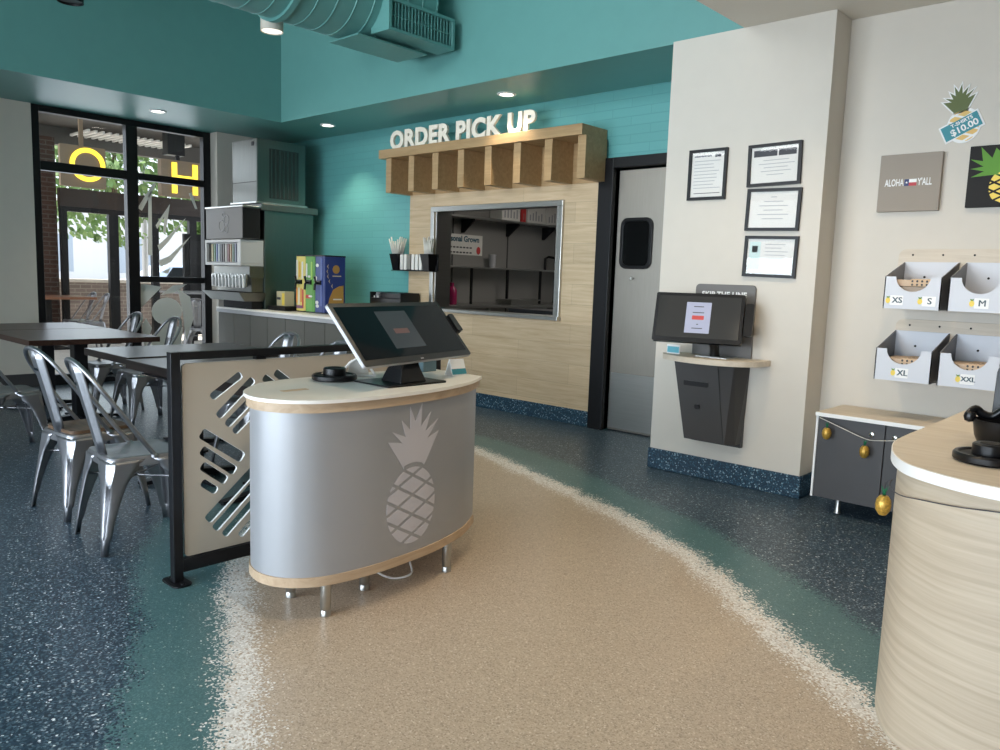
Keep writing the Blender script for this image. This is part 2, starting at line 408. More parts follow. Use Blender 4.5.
def build_floor():
    import numpy as np
    x = np.arange(-9.9, 2.3, .06); y = np.arange(-3.0, 6.3, .06)
    X, Y = np.meshgrid(x, y, indexing='ij'); P = np.stack([X.ravel(), Y.ravel()], 1)
    def sdist(poly):
        Q = np.array(catmull(poly, 6)); A = Q; B = np.roll(Q, -1, 0)
        best = np.full(len(P), 1e9); inside = np.zeros(len(P), bool)
        for a, b in zip(A, B):
            d = b - a; l2 = max((d * d).sum(), 1e-12)
            t = np.clip(((P - a) @ d) / l2, 0, 1)
            q = P - (a + t[:, None] * d); best = np.minimum(best, np.hypot(q[:, 0], q[:, 1]))
            c = (a[1] > P[:, 1]) != (b[1] > P[:, 1])
            if abs(b[1] - a[1]) > 1e-12:
                inside ^= c & (P[:, 0] < (b[0] - a[0]) * (P[:, 1] - a[1]) / (b[1] - a[1]) + a[0])
        return np.where(inside, -best, best)
    ds, db = sdist(foam_l), sdist(blue_l)
    nx, ny = len(x), len(y)
    vs = [(float(a), float(b), 0.) for a, b in P]
    fs = [(i * ny + j, (i + 1) * ny + j, (i + 1) * ny + j + 1, i * ny + j + 1) for i in range(nx - 1) for j in range(ny - 1)]
    me = bpy.data.meshes.new('floor'); me.from_pydata(vs, [], fs)
    for nm, d in (('foam', ds), ('blue', db)):
        at = me.attributes.new(nm, 'FLOAT', 'POINT'); at.data.foreach_set('value', d.astype('float32'))
    m = bpy.data.materials.new('beach_epoxy_floor'); m.use_nodes = True
    nt = m.node_tree; N = nt.nodes; L = nt.links; b = N['Principled BSDF']
    b.inputs['Roughness'].default_value = .33; b.inputs['Specular IOR Level'].default_value = .45
    tc = N.new('ShaderNodeTexCoord'); v = N.new('ShaderNodeTexVoronoi'); v.inputs['Scale'].default_value = 150
    L.new(tc.outputs['Object'], v.inputs['Vector'])
    v2 = N.new('ShaderNodeTexVoronoi'); v2.inputs['Scale'].default_value = 210; L.new(tc.outputs['Object'], v2.inputs['Vector'])
    s = N.new('ShaderNodeSeparateColor'); L.new(v.outputs['Color'], s.inputs[0])
    s2 = N.new('ShaderNodeSeparateColor'); L.new(v2.outputs['Color'], s2.inputs[0])
    af = N.new('ShaderNodeAttribute'); af.attribute_name = 'foam'; ab = N.new('ShaderNodeAttribute'); ab.attribute_name = 'blue'
    nz = N.new('ShaderNodeTexNoise'); nz.inputs['Scale'].default_value = 6; L.new(tc.outputs['Object'], nz.inputs['Vector'])
    def math_(op, a, bb, c=None):
        n = N.new('ShaderNodeMath'); n.operation = op
        for i, q in enumerate((a, bb, c)):
            if q is None: continue
            if isinstance(q, (int, float)): n.inputs[i].default_value = q
            else: L.new(q, n.inputs[i])
        return n.outputs[0]
    def mix(f, a, c):
        n = N.new('ShaderNodeMix'); n.data_type = 'RGBA'; L.new(f, n.inputs[0]); L.new(a, n.inputs[6]); L.new(c, n.inputs[7]); return n.outputs[2]
    def rmp(src, cols):
        n = N.new('ShaderNodeValToRGB'); ramp(n, cols); L.new(src, n.inputs[0]); return n.outputs[0]
    blue = rmp(s.outputs[0], [(0, srgb(32, 48, 63)), (.3, srgb(43, 62, 78)), (.58, srgb(63, 84, 98)), (.82, srgb(95, 115, 126)), (.94, srgb(142, 156, 163)), (.985, srgb(214, 220, 222))])
    teal = rmp(s2.outputs[0], [(0, srgb(70, 104, 106)), (.4, srgb(79, 113, 116)), (.8, srgb(92, 125, 127)), (.985, srgb(170, 186, 180))])
    sand = rmp(s2.outputs[0], [(0, srgb(154, 137, 117)), (.12, srgb(177, 159, 138)), (.5, srgb(187, 169, 148)), (.85, srgb(197, 180, 158)), (.97, srgb(214, 201, 183))])
    white = rmp(s.outputs[1], [(0, srgb(212, 207, 200)), (.6, srgb(236, 233, 228))])
    wob = math_('MULTIPLY', math_('SUBTRACT', nz.outputs[0], .5), .12)
    dfo = math_('ADD', af.outputs['Fac'], wob)
    tm = math_('GREATER_THAN', math_('ADD', dfo, math_('MULTIPLY', math_('SUBTRACT', s.outputs[2], .5), .07)), 0.03)
    bmk = math_('GREATER_THAN', math_('ADD', math_('ADD', ab.outputs['Fac'], wob), math_('MULTIPLY', math_('SUBTRACT', s.outputs[1], .5), .10)), 0.)
    c = mix(tm, sand, teal); c = mix(bmk, c, blue)
    n = N.new('ShaderNodeMath'); n.operation = 'POWER'; n.inputs[0].default_value = math.e
    gg = math_('MULTIPLY', math_('DIVIDE', dfo, .078), math_('DIVIDE', dfo, .078)); gg = math_('POWER', gg, 1.25); L.new(math_('MULTIPLY', gg, -1.), n.inputs[1])
    fm = math_('LESS_THAN', s.outputs[0], math_('MULTIPLY', n.outputs[0], .86))
    c = mix(fm, c, white)
    L.new(c, b.inputs['Base Color'])
    me.materials.append(m)
    o = link('floor', me); o['kind'] = 'structure'
build_floor()

# ------------------------------------------------------------------ room shell
CZ, HZ = 3.05, 4.5
XW, XP = -9.58, -9.42          # storefront wall, corner pier
c = MB()      # 0 teal, 1 white
BX, BY = -8.17, 5.06
c.box(-9.75, BX - .02, -2.75, 6.1, CZ, CZ + .02, 0)
c.box(BX - .02, -2.525, BY + .02, 6.1, CZ, CZ + .02, 0)
c.box(BX - .02, -2.525, -2.75, -1.62, CZ, CZ + .02, 0)
c.box(-2.525, 1.75, -2.75, 5.5, CZ, CZ + .02, 1)
c.box(BX - .02, BX, -1.62, BY + .02, CZ, HZ, 0)
c.box(BX, -2.525, BY, BY + .02, CZ, HZ, 0)
c.box(BX, -2.525, -1.62, -1.6, CZ, HZ, 0)
c.box(-2.525, -2.505, -1.6, BY, CZ + .02, HZ, 0)
c.box(BX - .02, -2.505, -1.62, BY + .02, HZ, HZ + .02, 0)
struct('ceiling', c, [M['teal'], M['white_ceiling']], weld=False)

w = MB()      # pickup wall with pass-through and kitchen door openings
Y0, Y1 = 5.95, 6.07
for x0, x1, z0, z1 in ((-9.75, -6.44, 0, CZ), (-6.44, -4.73, 0, 1.0), (-6.44, -4.73, 2.09, CZ), (-4.73, -4.13, 0, CZ), (-4.13, -3.12, 2.37, CZ), (-3.12, -1.9, 0, CZ)):
    w.box(x0, x1, Y0, Y1, z0, z1)
struct('wall_back', w, M['tealbrick'], weld=False)
w = MB()
w.box(-3.05, -1.925, 5.012, 5.949, 0, CZ - .001)
struct('wall_pier', w, M['beige'])
w = MB(); w.box(-1.924, 1.75, 5.262, 5.40, 0, CZ - .001)
struct('wall_alcove', w, M['beige'])
w = MB(); w.box(XW - .14, XW, -2.75, 2.91, 0, CZ - .001); w.box(XW - .14, XP, 4.93, 5.949, 0, CZ - .001)
struct('wall_left', w, M['beige'], weld=False)
w = MB(); w.box(1.6, 1.75, -2.75, 5.26, 0, CZ - .001)
struct('wall_right', w, mat('bounce_cut_taupe', srgb(112, 104, 94), .6))  # unseen wall, toned dark to cut bounce light on the pier return
w = MB()      # wall behind the camera with its daylight windows
w.box(XW, 1.6, -2.75, -2.6, 2.85, CZ - .001); w.box(XW, 1.6, -2.75, -2.6, 0, .3)
w.box(XW, -6.7, -2.75, -2.6, .3, 2.85); w.box(-4.4, -4.1, -2.75, -2.6, .3, 2.85)
w.box(-1.8, -1.5, -2.75, -2.6, .3, 2.85); w.box(.8, 1.6, -2.75, -2.6, .3, 2.85)
struct('wall_front', w, M['beige'], weld=False)

def cove(name, segs):
    b = MB()
    for x0, x1, y0, y1 in segs: b.box(x0, x1, y0, y1, .001, .15)
    o = struct(name, b, M['cove'], bevel=.004, weld=False)
cove('baseboard_back', [(-6.5, -4.285, 5.925, 5.949)])
cove('baseboard_pier', [(-3.062, -1.913, 5.0, 5.012), (-1.924, -1.913, 5.012, 5.25), (-3.062, -3.05, 5.012, 5.94)])
cove('baseboard_alcove', [(-1.91, 1.6, 5.25, 5.262)])
b = MB(); b.box(XW + .0005, XW + .012, -2.6, 2.91, .001, .15); struct('baseboard_left', b, M['charc'])

# oak cladding round the pass-through
p = MB()
for x0, x1, z0, z1 in ((-6.9, -6.44, .15, 2.30), (-6.44, -4.73, .15, 1.0), (-6.44, -4.73, 2.09, 2.30), (-4.73, -4.285, .15, 2.30)):
    p.box(x0, x1, 5.925, 5.949, z0, z1)
struct('trim_1', p, M['oakp'], weld=False)

# pass-through window: stainless frame, jamb lining, sill
wn = MB()
x0, x1, z0, z1 = -6.52, -4.68, .985, 2.115
for a in ((x0, x1, z1 - .055, z1), (x0, x0 + .055, z0, z1 - .055), (x1 - .055, x1, z0, z1 - .055)):
    wn.box(a[0], a[1], 5.895, 5.924, a[2], a[3])
win2 = struct('window_2', wn, M['steelh'], bevel=.004, weld=False)
b = MB(); b.box(x0 - .01, x1 + .01, 5.86, 6.12, z0 - .005, z0 + .03); obj('sill', b, M['steelh'], win2, .004)
b = MB()
b.box(-6.438, -6.42, 5.9, 6.12, 1.02, 2.085); b.box(-4.75, -4.732, 5.9, 6.12, 1.02, 2.085); b.box(-6.438, -4.732, 5.9, 6.12, 2.07, 2.088)
obj('jamb_lining', b, M['steelh'], win2, weld=False)

# kitchen door
d = MB()
for a in ((-4.285, -4.13, 0.001, 2.46), (-3.12, -3.07, 0.001, 2.46), (-4.13, -3.12, 2.37, 2.46)):
    d.box(a[0], a[1], 5.90, 6.07, a[2], a[3])
door = struct('door_1', d, M['black'], bevel=.004, weld=False)
b = MB(); b.box(-4.115, -3.14, 5.985, 6.03, .012, 2.355); obj('door_leaf', b, M['doorsteel'], door, .003)
b = MB(); b.box(-4.105, -3.15, 5.98, 5.9845, .03, .54); obj('kick_plate', b, M['steelh'], door, .001)
fn = wallY(-3.90, 5.985, 1.71)
b = MB(); outer = rrect(.33, .45, .07); inner = rrect(.27, .39, .05)
vs = [fn(u, v, dd) for dd in (0, .022) for ring in (outer, inner) for u, v in ring]
n = len(outer)
fs = []
for i in range(n):
    j = (i + 1) % n
    fs += [(2 * n + i, 2 * n + j, 3 * n + j, 3 * n + i), (i, j, 2 * n + j, 2 * n + i), (n + i, n + j, 3 * n + j, 3 * n + i)]
b.add(vs, fs); obj('porthole_gasket', b, M['blackp'], door, .004)
b = MB(); b.prism(inner, fn, .002, .008); obj('porthole_pane', b, mat('dark_glass', srgb(16, 17, 18), .08), door)
b = MB(); b.lathe([(.006, 0), (.006, .012), (.011, .018), (.012, .03), (.006, .04)], M=Matrix.Translation((-3.92, 5.984, 1.40)) @ Matrix.Rotation(PI / 2, 4, 'X'), n=12); obj('door_bumper', b, M['white'], door)

# ------------------------------------------------------------------ storefront window
w1 = MB(); FX0, FX1 = XW - .10, XW - .001
def fr(y0, y1, z0, z1, x0=FX0, x1=FX1): w1.box(x0, x1, y0, y1, z0, z1)
fr(2.912, 2.985, .001, CZ - .002); fr(4.835, 4.928, .001, CZ - .002)
fr(2.985, 4.835, 2.98, CZ - .002); fr(3.895, 4.025, .001, 2.98)
fr(2.985, 3.895, 2.365, 2.465); fr(4.025, 4.835, 2.375, 2.455); fr(2.985, 3.895, .001, .12); fr(4.025, 4.835, .001, .10); fr(4.025, 4.835, 1.175, 1.245)
win1 = struct('window_1', w1, M['black'], bevel=.004, weld=False)
for y0, y1, z0, z1 in ((2.985, 3.895, 2.465, 2.98), (4.025, 4.835, 2.455, 2.98), (2.985, 3.895, .12, 2.365), (4.025, 4.835, 1.245, 2.375), (4.025, 4.835, .10, 1.175)):
    b = MB(); b.box(-9.636, -9.63, y0, y1, z0, z1); obj('pane', b, M['glass'], win1)
# white vinyl leaves on the upper pane, frosted fruit on the lower pane
frost = mat('frosted_vinyl', srgb(226, 226, 216), .6)
fn = wallX(-9.6285, 0, 0)
b = MB()
for poly in ([(4.03, 2.05), (4.22, 2.36), (4.26, 2.36), (4.08, 2.02)], [(4.14, 1.5), (4.16, 2.2), (4.20, 2.28), (4.19, 1.5)],
             [(4.24, 1.86), (4.42, 2.13), (4.36, 1.78), (4.33, 1.78), (4.35, 1.98), (4.26, 1.82)], [(4.26, 1.62), (4.40, 1.75), (4.62, 1.98), (4.40, 1.68), (4.28, 1.55)],
             [(4.27, 1.44), (4.40, 1.50), (4.68, 1.76), (4.42, 1.43), (4.29, 1.36)], [(4.30, 1.30), (4.42, 1.36), (4.38, 1.28)], [(4.66, 2.28), (4.74, 2.1), (4.77, 2.1), (4.70, 2.30)]):
    b.prism(poly[::-1], fn, 0, .001)
obj('leaf_decal', b, frost, win1, weld=False)
b = MB()
b.prism([(4.04, .86), (4.30, 1.12), (4.05, 1.16)], fn, 0, .001)
b.prism(ell(4.36, .82, .19, .17, 20), fn, 0, .001)
b.prism([(4.20, .2), (4.5, .2), (4.56, .62), (4.30, .66), (4.15, .5)], fn, 0, .001)
b.prism([(4.60, .45), (4.70, .72), (4.66, 1.0), (4.50, 1.10), (4.56, .8)], fn, 0, .001)
b.prism([(4.08, .34), (4.17, .62), (4.10, .74), (4.05, .66)], fn, 0, .001)
b.prism([(4.28, 1.02), (4.44, 1.14), (4.62, 1.16), (4.46, 1.05)], fn, 0, .001)
obj('fruit_decal', b, frost, win1, weld=False)
# daylight windows behind the camera
k = 3
for x0, x1 in ((-6.7, -4.4), (-4.1, -1.8), (-1.5, .8)):
    b = MB()
    for a in ((x0, x0 + .06, .3, 2.85), (x1 - .06, x1, .3, 2.85), (x0 + .06, x1 - .06, .3, .36), (x0 + .06, x1 - .06, 2.79, 2.85), (x0 + .06, x1 - .06, 1.0, 1.05)):
        b.box(a[0], a[1], -2.72, -2.63, a[2], a[3])
    o = struct('window_%d' % k, b, M['black'], weld=False); k += 1
    b = MB(); b.box(x0 + .06, x1 - .06, -2.68, -2.675, .36, 2.79); obj('pane', b, M['glass'], o)

# ------------------------------------------------------------------ pickup header and lettering
t = thing('pickup_canopy', 'oak canopy of box fins over the kitchen pass-through', 'canopy', (-5.63, 5.92, 2.25))
b = MB(); b.box(-7.03, -4.245, 5.57, 5.944, 2.622, 2.715); obj('top_board', b, M['oakf'], t, .003)
b = MB(); b.box(-6.93, -4.25, 5.9145, 5.924, 2.255, 2.6215)
obj('back_board', b, M['oakf'], t, weld=False)
for i in range(8):
    xx = -6.935 + .3755 * i
    b = MB(); b.box(xx, xx + .088, 5.60, 5.914, 2.255, 2.6215); obj('fin', b, M['oakf'], t, .002)

fn = wallY(-5.935, 5.70, 2.817)
vs, fs = text_mesh('ORDER PICK UP', .262, .0115, .014, 'CENTER', 1.05, 1.07)
me = bpy.data.meshes.new('x'); me.from_pydata([fn(x, y, z) for x, y, z in vs], [], fs)
bm = bmesh.new(); bm.from_mesh(me); bm.verts.ensure_lookup_table()
bmesh.ops.remove_doubles(bm, verts=bm.verts, dist=1e-5); bm.verts.ensure_lookup_table()
seen = set(); parts = []
for v in bm.verts:
    if v.index in seen: continue
    st = [v]; comp = set()
    while st:
        q = st.pop()
        if q.index in comp: continue
        comp.add(q.index); st += [e.other_vert(q) for e in q.link_edges]
    seen |= comp; parts.append(comp)
parts.sort(key=lambda c: min(bm.verts[i].co.x for i in c))
t = thing('order_pick_up_sign', 'white raised letters reading ORDER PICK UP standing on the oak canopy', 'sign', (-5.935, 5.70, 2.716))
for comp in parts:
    idx = {i: k for k, i in enumerate(sorted(comp))}
    b = MB(); b.add([bm.verts[i].co[:] for i in sorted(comp)], [tuple(idx[v.index] for v in f.verts) for f in bm.faces if f.verts[0].index in comp])
    obj('letter', b, M['cream'], t)
bm.free(); bpy.data.meshes.remove(me)
b = MB(); b.box(-6.98, -4.89, 5.69, 5.71, 2.7155, 2.73); obj('base_strip', b, M['white'], t)

# ------------------------------------------------------------------ duct and ceiling lamps
t = thing('air_duct', 'teal painted spiral air duct with a side grille', 'duct', (-5.62, 3.0, 3.68))
prof = []
y = -1.55
while y < 4.78:
    prof += [(.385, y), (.385, y + .145), (.390, y + .15), (.390, y + .158)]; y += .163
R = Matrix.Translation((-5.66, 0, 3.70)) @ Matrix.Rotation(-PI / 2, 4, 'X')
b = MB(); b.lathe(prof, n=40, M=R); obj('duct_pipe', b, M['teal'], t)
b = MB(); b.lathe([(.41, 3.45), (.41, 3.5)], n=40, M=R); obj('collar', b, M['teal'], t)
b = MB(); b.box(-5.45, -5.22, 4.22, 4.96, 3.335, 3.36); b.box(-5.45, -5.22, 4.22, 4.96, 3.57, 3.595); b.box(-5.45, -5.22, 4.22, 4.25, 3.36, 3.57); b.box(-5.45, -5.22, 4.93, 4.96, 3.36, 3.57)
b.box(-5.44, -5.42, 4.25, 4.93, 3.36, 3.57, 1)
g = obj('grille_box', b, [M['teal'], M['blackm']], t, .003, weld=False)
b = MB()
for i in range(19):
    y = 4.262 + i * .0362
    b.box(-5.262, -5.235, y, y + .006, 3.36, 3.57)
b.box(-5.26, -5.24, 4.25, 4.93, 3.46, 3.466)
obj('blades', b, M['teal'], g, weld=False)
b = MB(); b.box(-5.80, -5.40, 4.05, 4.80, 3.285, 3.30); obj('transition', b, M['teal'], t, .006)

def spot(name, loc, power, size=100, blend=.6, col=(1, .86, .68), parent=None, rad=.05):
    l = bpy.data.lights.new(name, 'SPOT'); l.energy = power; l.spot_size = math.radians(size); l.spot_blend = blend; l.color = col; l.shadow_soft_size = rad
    o = bpy.data.objects.new(name, l); COL.objects.link(o); o.location = loc
    return o
def can(x, y, lab, power=40):
    t = thing('ceiling_downlight', lab, 'light', (x, y, CZ - .004), 'recessed lights in the low ceiling')
    b = MB(); b.lathe([(.062, -.003), (.064, -.010), (.085, -.008), (.09, -.001), (.09, .0), (.062, .0)], (x, y, CZ), 28, caps=False); obj('trim_ring', b, M['white'], t)
    b = MB(); b.lathe([(.0, -.002), (.062, -.002)], (x, y, CZ), 28, caps=False); obj('lens', b, M['lamp'], t)
    spot('recessed_lamp', (x, y, CZ - .03), power)
can(-8.79, 3.92, 'recessed downlight in the low ceiling before the storefront window', 30)
can(-7.83, 5.46, 'recessed downlight in the low ceiling above the tea dispensers', 60)
can(-5.08, 5.50, 'recessed downlight in the low ceiling above the pick up sign', 60)

t = thing('cylinder_light', 'off white ceiling cylinder light with a lit lens under the duct', 'light', (-6.56, 3.97, 3.49))
b = MB(); b.lathe([(.085, .02), (.1, 0), (.1, .15), (.02, .155), (.012, .16), (.012, HZ - 3.491)], (-6.56, 3.97, 3.49), 28); obj('housing', b, M['beige'], t)
b = MB(); b.lathe([(0, .006), (.088, .006)], (-6.56, 3.97, 3.49), 24, caps=False); obj('lens', b, M['lampd'], t)
spot('cylinder_lamp', (-6.56, 3.97, 3.46), 45)
t = thing('track_light', 'black ceiling cylinder light, only its bottom in view', 'light', (-7.26, 2.53, 3.5))
b = MB(); b.lathe([(.09, .02), (.1, 0), (.1, .17), (.015, .175), (.012, HZ - 3.501)], (-7.26, 2.53, 3.5), 24); obj('housing', b, M['black'], t)
b = MB(); b.lathe([(0, .015), (.09, .015)], (-7.26, 2.53, 3.5), 24, caps=False); obj('lens', b, M['blackp'], t)

# ------------------------------------------------------------------ grey drinks counter along the pickup wall
CX0, CX1, CY0, CT = -9.35, -6.62, 4.86, .895
t = thing('drinks_counter', 'long grey drinks counter with white top against the teal brick wall', 'counter', (-8.0, 5.3, 0))
b = MB(); b.box(CX0, CX1, CY0, 5.945, CT - .022, CT); obj('countertop', b, M['quartz'], t, .003)
b = MB(); b.box(CX0, CX1 - .01, CY0 + .006, 5.94, CT - .065, CT - .022); obj('top_rail', b, M['silver'], t, .002)
b = MB(); b.box(CX0 + .01, CX1 - .02, CY0 + .045, 5.93, .12, CT - .065); obj('carcass', b, M['cabgrey'], t)
b = MB(); b.box(CX0 + .01, CX1 - .02, CY0 + .10, 5.9, .001, .12); obj('plinth', b, M['blackm'], t)
nd = 7; dw = (CX1 - .03 - CX0 - .02) / nd
for i in range(nd):
    x = CX0 + .02 + i * dw
    b = MB(); b.box(x + .003, x + dw - .003, CY0 + .022, CY0 + .044, .125, CT - .07)
    obj('door', b, M['cabgrey'], t, .002)

# ice maker on its bin, with soda valves in front
IX0, IX1, SY = -9.10, -8.52, 4.99
t = thing('ice_bin', 'tall steel ice dispenser bin beside the soda valves', 'dispenser', (-8.8, 5.3, CT))
b = MB(); b.box(-9.24, -8.53, 5.06, 5.74, CT + .002, 2.10); obj('body', b, M['steelrefl'], t, .006)
b = MB(); b.box(-9.28, -8.50, 5.0, 5.79, 2.07, 2.15); obj('top_flange', b, M['steeld'], t, .006)
t = thing('ice_maker', 'stainless ice maker with louvred side standing on the ice bin', 'ice maker', (-8.8, 5.3, 2.152))
b = MB(); b.box(-9.10, -8.53, 4.96, 5.62, 2.1705, 2.90); obj('housing', b, M['steeld'], t, .006)
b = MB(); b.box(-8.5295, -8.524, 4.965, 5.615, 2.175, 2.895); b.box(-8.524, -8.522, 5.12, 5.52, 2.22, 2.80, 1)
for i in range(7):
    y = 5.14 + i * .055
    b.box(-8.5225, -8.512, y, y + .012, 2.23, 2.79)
obj('side_louvre', b, [M['steelrefl'], mat('grille_shadow', srgb(70, 76, 74), .5, .6)], t, weld=False)
b = MB(); b.box(-9.12, -8.51, 4.94, 5.64, 2.152, 2.17); obj('base_tray', b, M['steelh'], t)
b = MB(); b.prism(rrect(.055, .05, .01), wallY(-8.62, 4.9595, 2.84), 0, .003); obj('badge', b, M['blackp'], t)
b = MB(); b.box(-9.09, -8.54, 4.955, 4.9599, 2.40, 2.405); obj('panel_seam', b, M['blackm'], t)

t = thing('soda_fountain', 'grey soda fountain with flavour panel and drip tray below the ice maker', 'soda fountain', (-9.0, 4.9, CT))
b = MB(); b.box(-9.40, -8.52, 4.765, 4.995, 1.725, 2.09); hd = obj('sign_box', b, [M['greyb']], t, .006)
b = MB(); b.box(-8.5195, -8.5175, 4.772, 4.99, 1.733, 2.083); obj('side_panel', b, M['blackm'], hd)
b = MB()
fn = wallY(-8.95, 4.7645, 1.90)
for k, (u, v, r) in enumerate(((-.06, -.02, .07), (.05, -.06, .05), (.06, .05, .06), (-.01, .11, .035))):
    o_, i_ = ell(u, v, r, r, 18), ell(u, v, r - .012, r - .012, 18)
    for q in range(18):
        p = (q + 1) % 18
        b.prism([o_[q], o_[p], i_[p], i_[q]], fn, 0, .003)
obj('logo', b, mat('logo_grey', srgb(126, 126, 126), .5), hd, weld=False)
b = MB(); b.box(-9.42, -8.50, 4.76, 4.995, 2.092, 2.112); obj('lid', b, M['steelh'], t, .004)
b = MB()
b.box(-9.40, -8.54, 4.75, 5.05, 1.41, 1.44); b.box(-9.40, -8.54, 4.75, 5.05, 1.68, 1.715); b.box(-8.62, -8.54, 4.75, 5.05, 1.44, 1.68); b.box(-9.40, -9.36, 4.75, 5.05, 1.44, 1.68); b.box(-9.36, -8.62, 4.80, 5.05, 1.44, 1.68)
fb = obj('flavour_housing', b, mat('pale_grey', srgb(190, 190, 188), .4), t, .004, weld=False)
cols = [(60, 58, 54), (150, 140, 90), (70, 110, 70), (70, 90, 130), (150, 160, 164), (60, 60, 64), (70, 60, 54), (170, 164, 156), (110, 60, 60), (150, 120, 84), (84, 106, 88), (110, 114, 130), (60, 60, 62)]
for i, cc in enumerate(cols):
    x = -9.35 + i * .0565
    b = MB(); b.box(x, x + .035, 4.778, 4.799, 1.452, 1.668); obj('flavour_label', b, mat('flavour_%d' % i, srgb(*cc), .3), fb)
b = MB(); b.box(-9.38, -8.56, 4.90, 5.055, 1.10, 1.41); obj('splash_back', b, M['steeld'], t)
b = MB(); b.box(-9.40, -8.53, 4.86, 5.05, 1.27, 1.409); obj('valve_shroud', b, M['steeld'], t, .006)
for i in range(10):
    x = -9.33 + i * .083
    b = MB(); b.lathe([(.012, .0), (.02, .02), (.022, .10), (.03, .12), (.03, .15)], (x, 4.835, 1.16), 14); b.box(x - .014, x + .014, 4.80, 4.86, 1.26, 1.30)
    v = obj('valve', b, M['steel'], t, weld=False)
    b = MB(); b.box(x - .01, x + .01, 4.80, 4.815, 1.15, 1.26); obj('lever', b, M['white'], v)
b = MB(); b.rings([[(-9.40, 4.70, 1.095), (-8.50, 4.70, 1.095), (-8.50, 5.055, 1.095), (-9.40, 5.055, 1.095)], [(-9.36, 4.80, .99), (-8.54, 4.80, .99), (-8.54, 5.055, .99), (-9.36, 5.055, .99)]], smooth=False); dt = obj('drip_tray', b, M['steeld'], t)
b = MB()
for i in range(30):
    x = -9.37 + i * .0285
    b.box(x, x + .01, 4.72, 4.89, 1.0955, 1.10)
obj('tray_grid', b, M['blackm'], dt, weld=False)
b = MB(); b.box(-9.24, -8.56, 4.90, 5.05, CT + .001, .99); obj('pedestal', b, M['blackm'], t, .01)

# tea dispensers with printed wraps
def dispenser(x, w, label, base, side):
    y0 = 5.19; y1 = 5.50
    t = thing('tea_dispenser', label, 'tea dispenser', (x + w / 2, 5.34, CT), 'printed tea dispensers on the drinks counter')
    b = MB(); b.prism(rrect(w, y1 - y0, .035, 5, x + w / 2, (y0 + y1) / 2), lambda u, v, d: (u, v, d), CT + .015, 1.54); obj('urn', b, base, t, .004)
    b = MB(); b.prism(rrect(w + .006, y1 - y0 + .006, .035, 5, x + w / 2, (y0 + y1) / 2), lambda u, v, d: (u, v, d), 1.54, 1.556); obj('lid', b, M['blackp'], t, .003)
    b = MB(); b.prism(rrect(w - .01, y1 - y0 - .02, .03, 5, x + w / 2, (y0 + y1) / 2), lambda u, v, d: (u, v, d), CT + .001, CT + .015); obj('foot', b, M['blackp'], t)
    fn = wallY(x + w / 2, y0 - .0005, 0)
    b = MB(); b.tube([fn(0, 1.24, -.01), fn(0, 1.24, .04), fn(0, 1.225, .055), fn(0, 1.16, .06)], .013, 10); b.box(x + w / 2 - .05, x + w / 2 + .05, y0 - .014, y0 + .002, 1.22, 1.27); tp = obj('tap', b, M['blackp'], t, weld=False)
    b = MB(); b.tube([fn(0, 1.24, .045), fn(0, 1.315, .06)], [.008, .014], 8); obj('tap_lever', b, M['blackp'], tp)
    return t, fn, w
white_p = M['paper']
t, fn, ww = dispenser(-8.075, .185, 'tea dispenser wrapped in yellow and orange stripes', mat('yellow_wrap', srgb(226, 206, 110), .35), None)
b = MB()
for u, v, h, k in ((-.055, 1.30, .22, 0), (.0, 1.32, .18, 1), (.055, 1.30, .2, 0)):
    b.prism(rrect(.03, h, .012, 4, u, v + h / 2 - .02), fn, 0, .002, k)
for u, v, h, k in ((-.06, 1.02, .18, 2), (-.015, 1.0, .2, 0), (.03, 1.03, .16, 2), (.065, .96, .22, 3)):
    b.prism(rrect(.026, h, .01, 4, u, v + h / 2 - .02), fn, 0, .002, k)
b.prism(rrect(.13, .035, .012, 4, 0, .955), fn, .002, .004, 4)
obj('wrap_print', b, [M['paper'], mat('gold_print', srgb(226, 170, 60), .4), mat('orange_print', srgb(216, 128, 60), .4), M['red'], mat('plum_print', srgb(120, 70, 110), .4)], t, weld=False)
t, fn, ww = dispenser(-7.883, .185, 'tea dispenser wrapped in green', mat('green_wrap', srgb(96, 156, 66), .35), None)
b = MB()
for u, v, h, k in ((-.05, 1.32, .16, 0), (.05, 1.30, .2, 1)): b.prism(rrect(.03, h, .012, 4, u, v + h / 2 - .02), fn, 0, .002, k)
b.prism(rrect(.09, .04, .01, 4, -.02, 1.08), fn, 0, .002, 3); b.prism(rrect(.07, .02, .008, 4, .03, 1.085), fn, .002, .004, 0)
b.prism(rrect(.05, .025, .01, 4, .0, 1.31), fn, 0, .002, 0)
obj('wrap_print', b, [M['paper'], mat('lime_print', srgb(160, 196, 90), .4), M['dgreen'], M['red']], t, weld=False)
t, fn, ww = dispenser(-7.69, .19, 'tea dispenser wrapped in dark blue with moons and a wheat hill', mat('blue_wrap', srgb(36, 56, 120), .35), None)
b = MB()
for v in (1.44, 1.30, 1.28, 1.02, .98): b.prism(ell(-.045 + .03 * math.sin(v * 9), v, .03, .02, 12), fn, 0, .002, 0)
b.prism(rrect(.02, .54, .008, 4, .045, 1.25), fn, 0, .0015, 2)
fs_ = wallX(-7.4995, 5.345, 0)
b.prism(ell(.01, 1.40, .048, .048, 20), fs_, 0, .0015, 1)
for a in range(5):
    u, v = -.10 + .012 * a * (a - 2) * .6 + .005, 1.43 - a * .055
    b.prism([(u, v + .026), (u - .02, v), (u + .004, v - .026), (u - .006, v)], fs_, 0, .0015, 3)
b.prism([(-.11, .93), (.115, .93), (.115, 1.22), (.05, 1.21), (-.03, 1.17), (-.08, 1.07)], fs_, 0, .0015, 1)
b.prism(rrect(.12, .016, .006, 4, .03, 1.06), fs_, .0015, .003, 0)
b.prism(rrect(.12, .012, .005, 4, .02, 1.325), fs_, 0, .0015, 3)
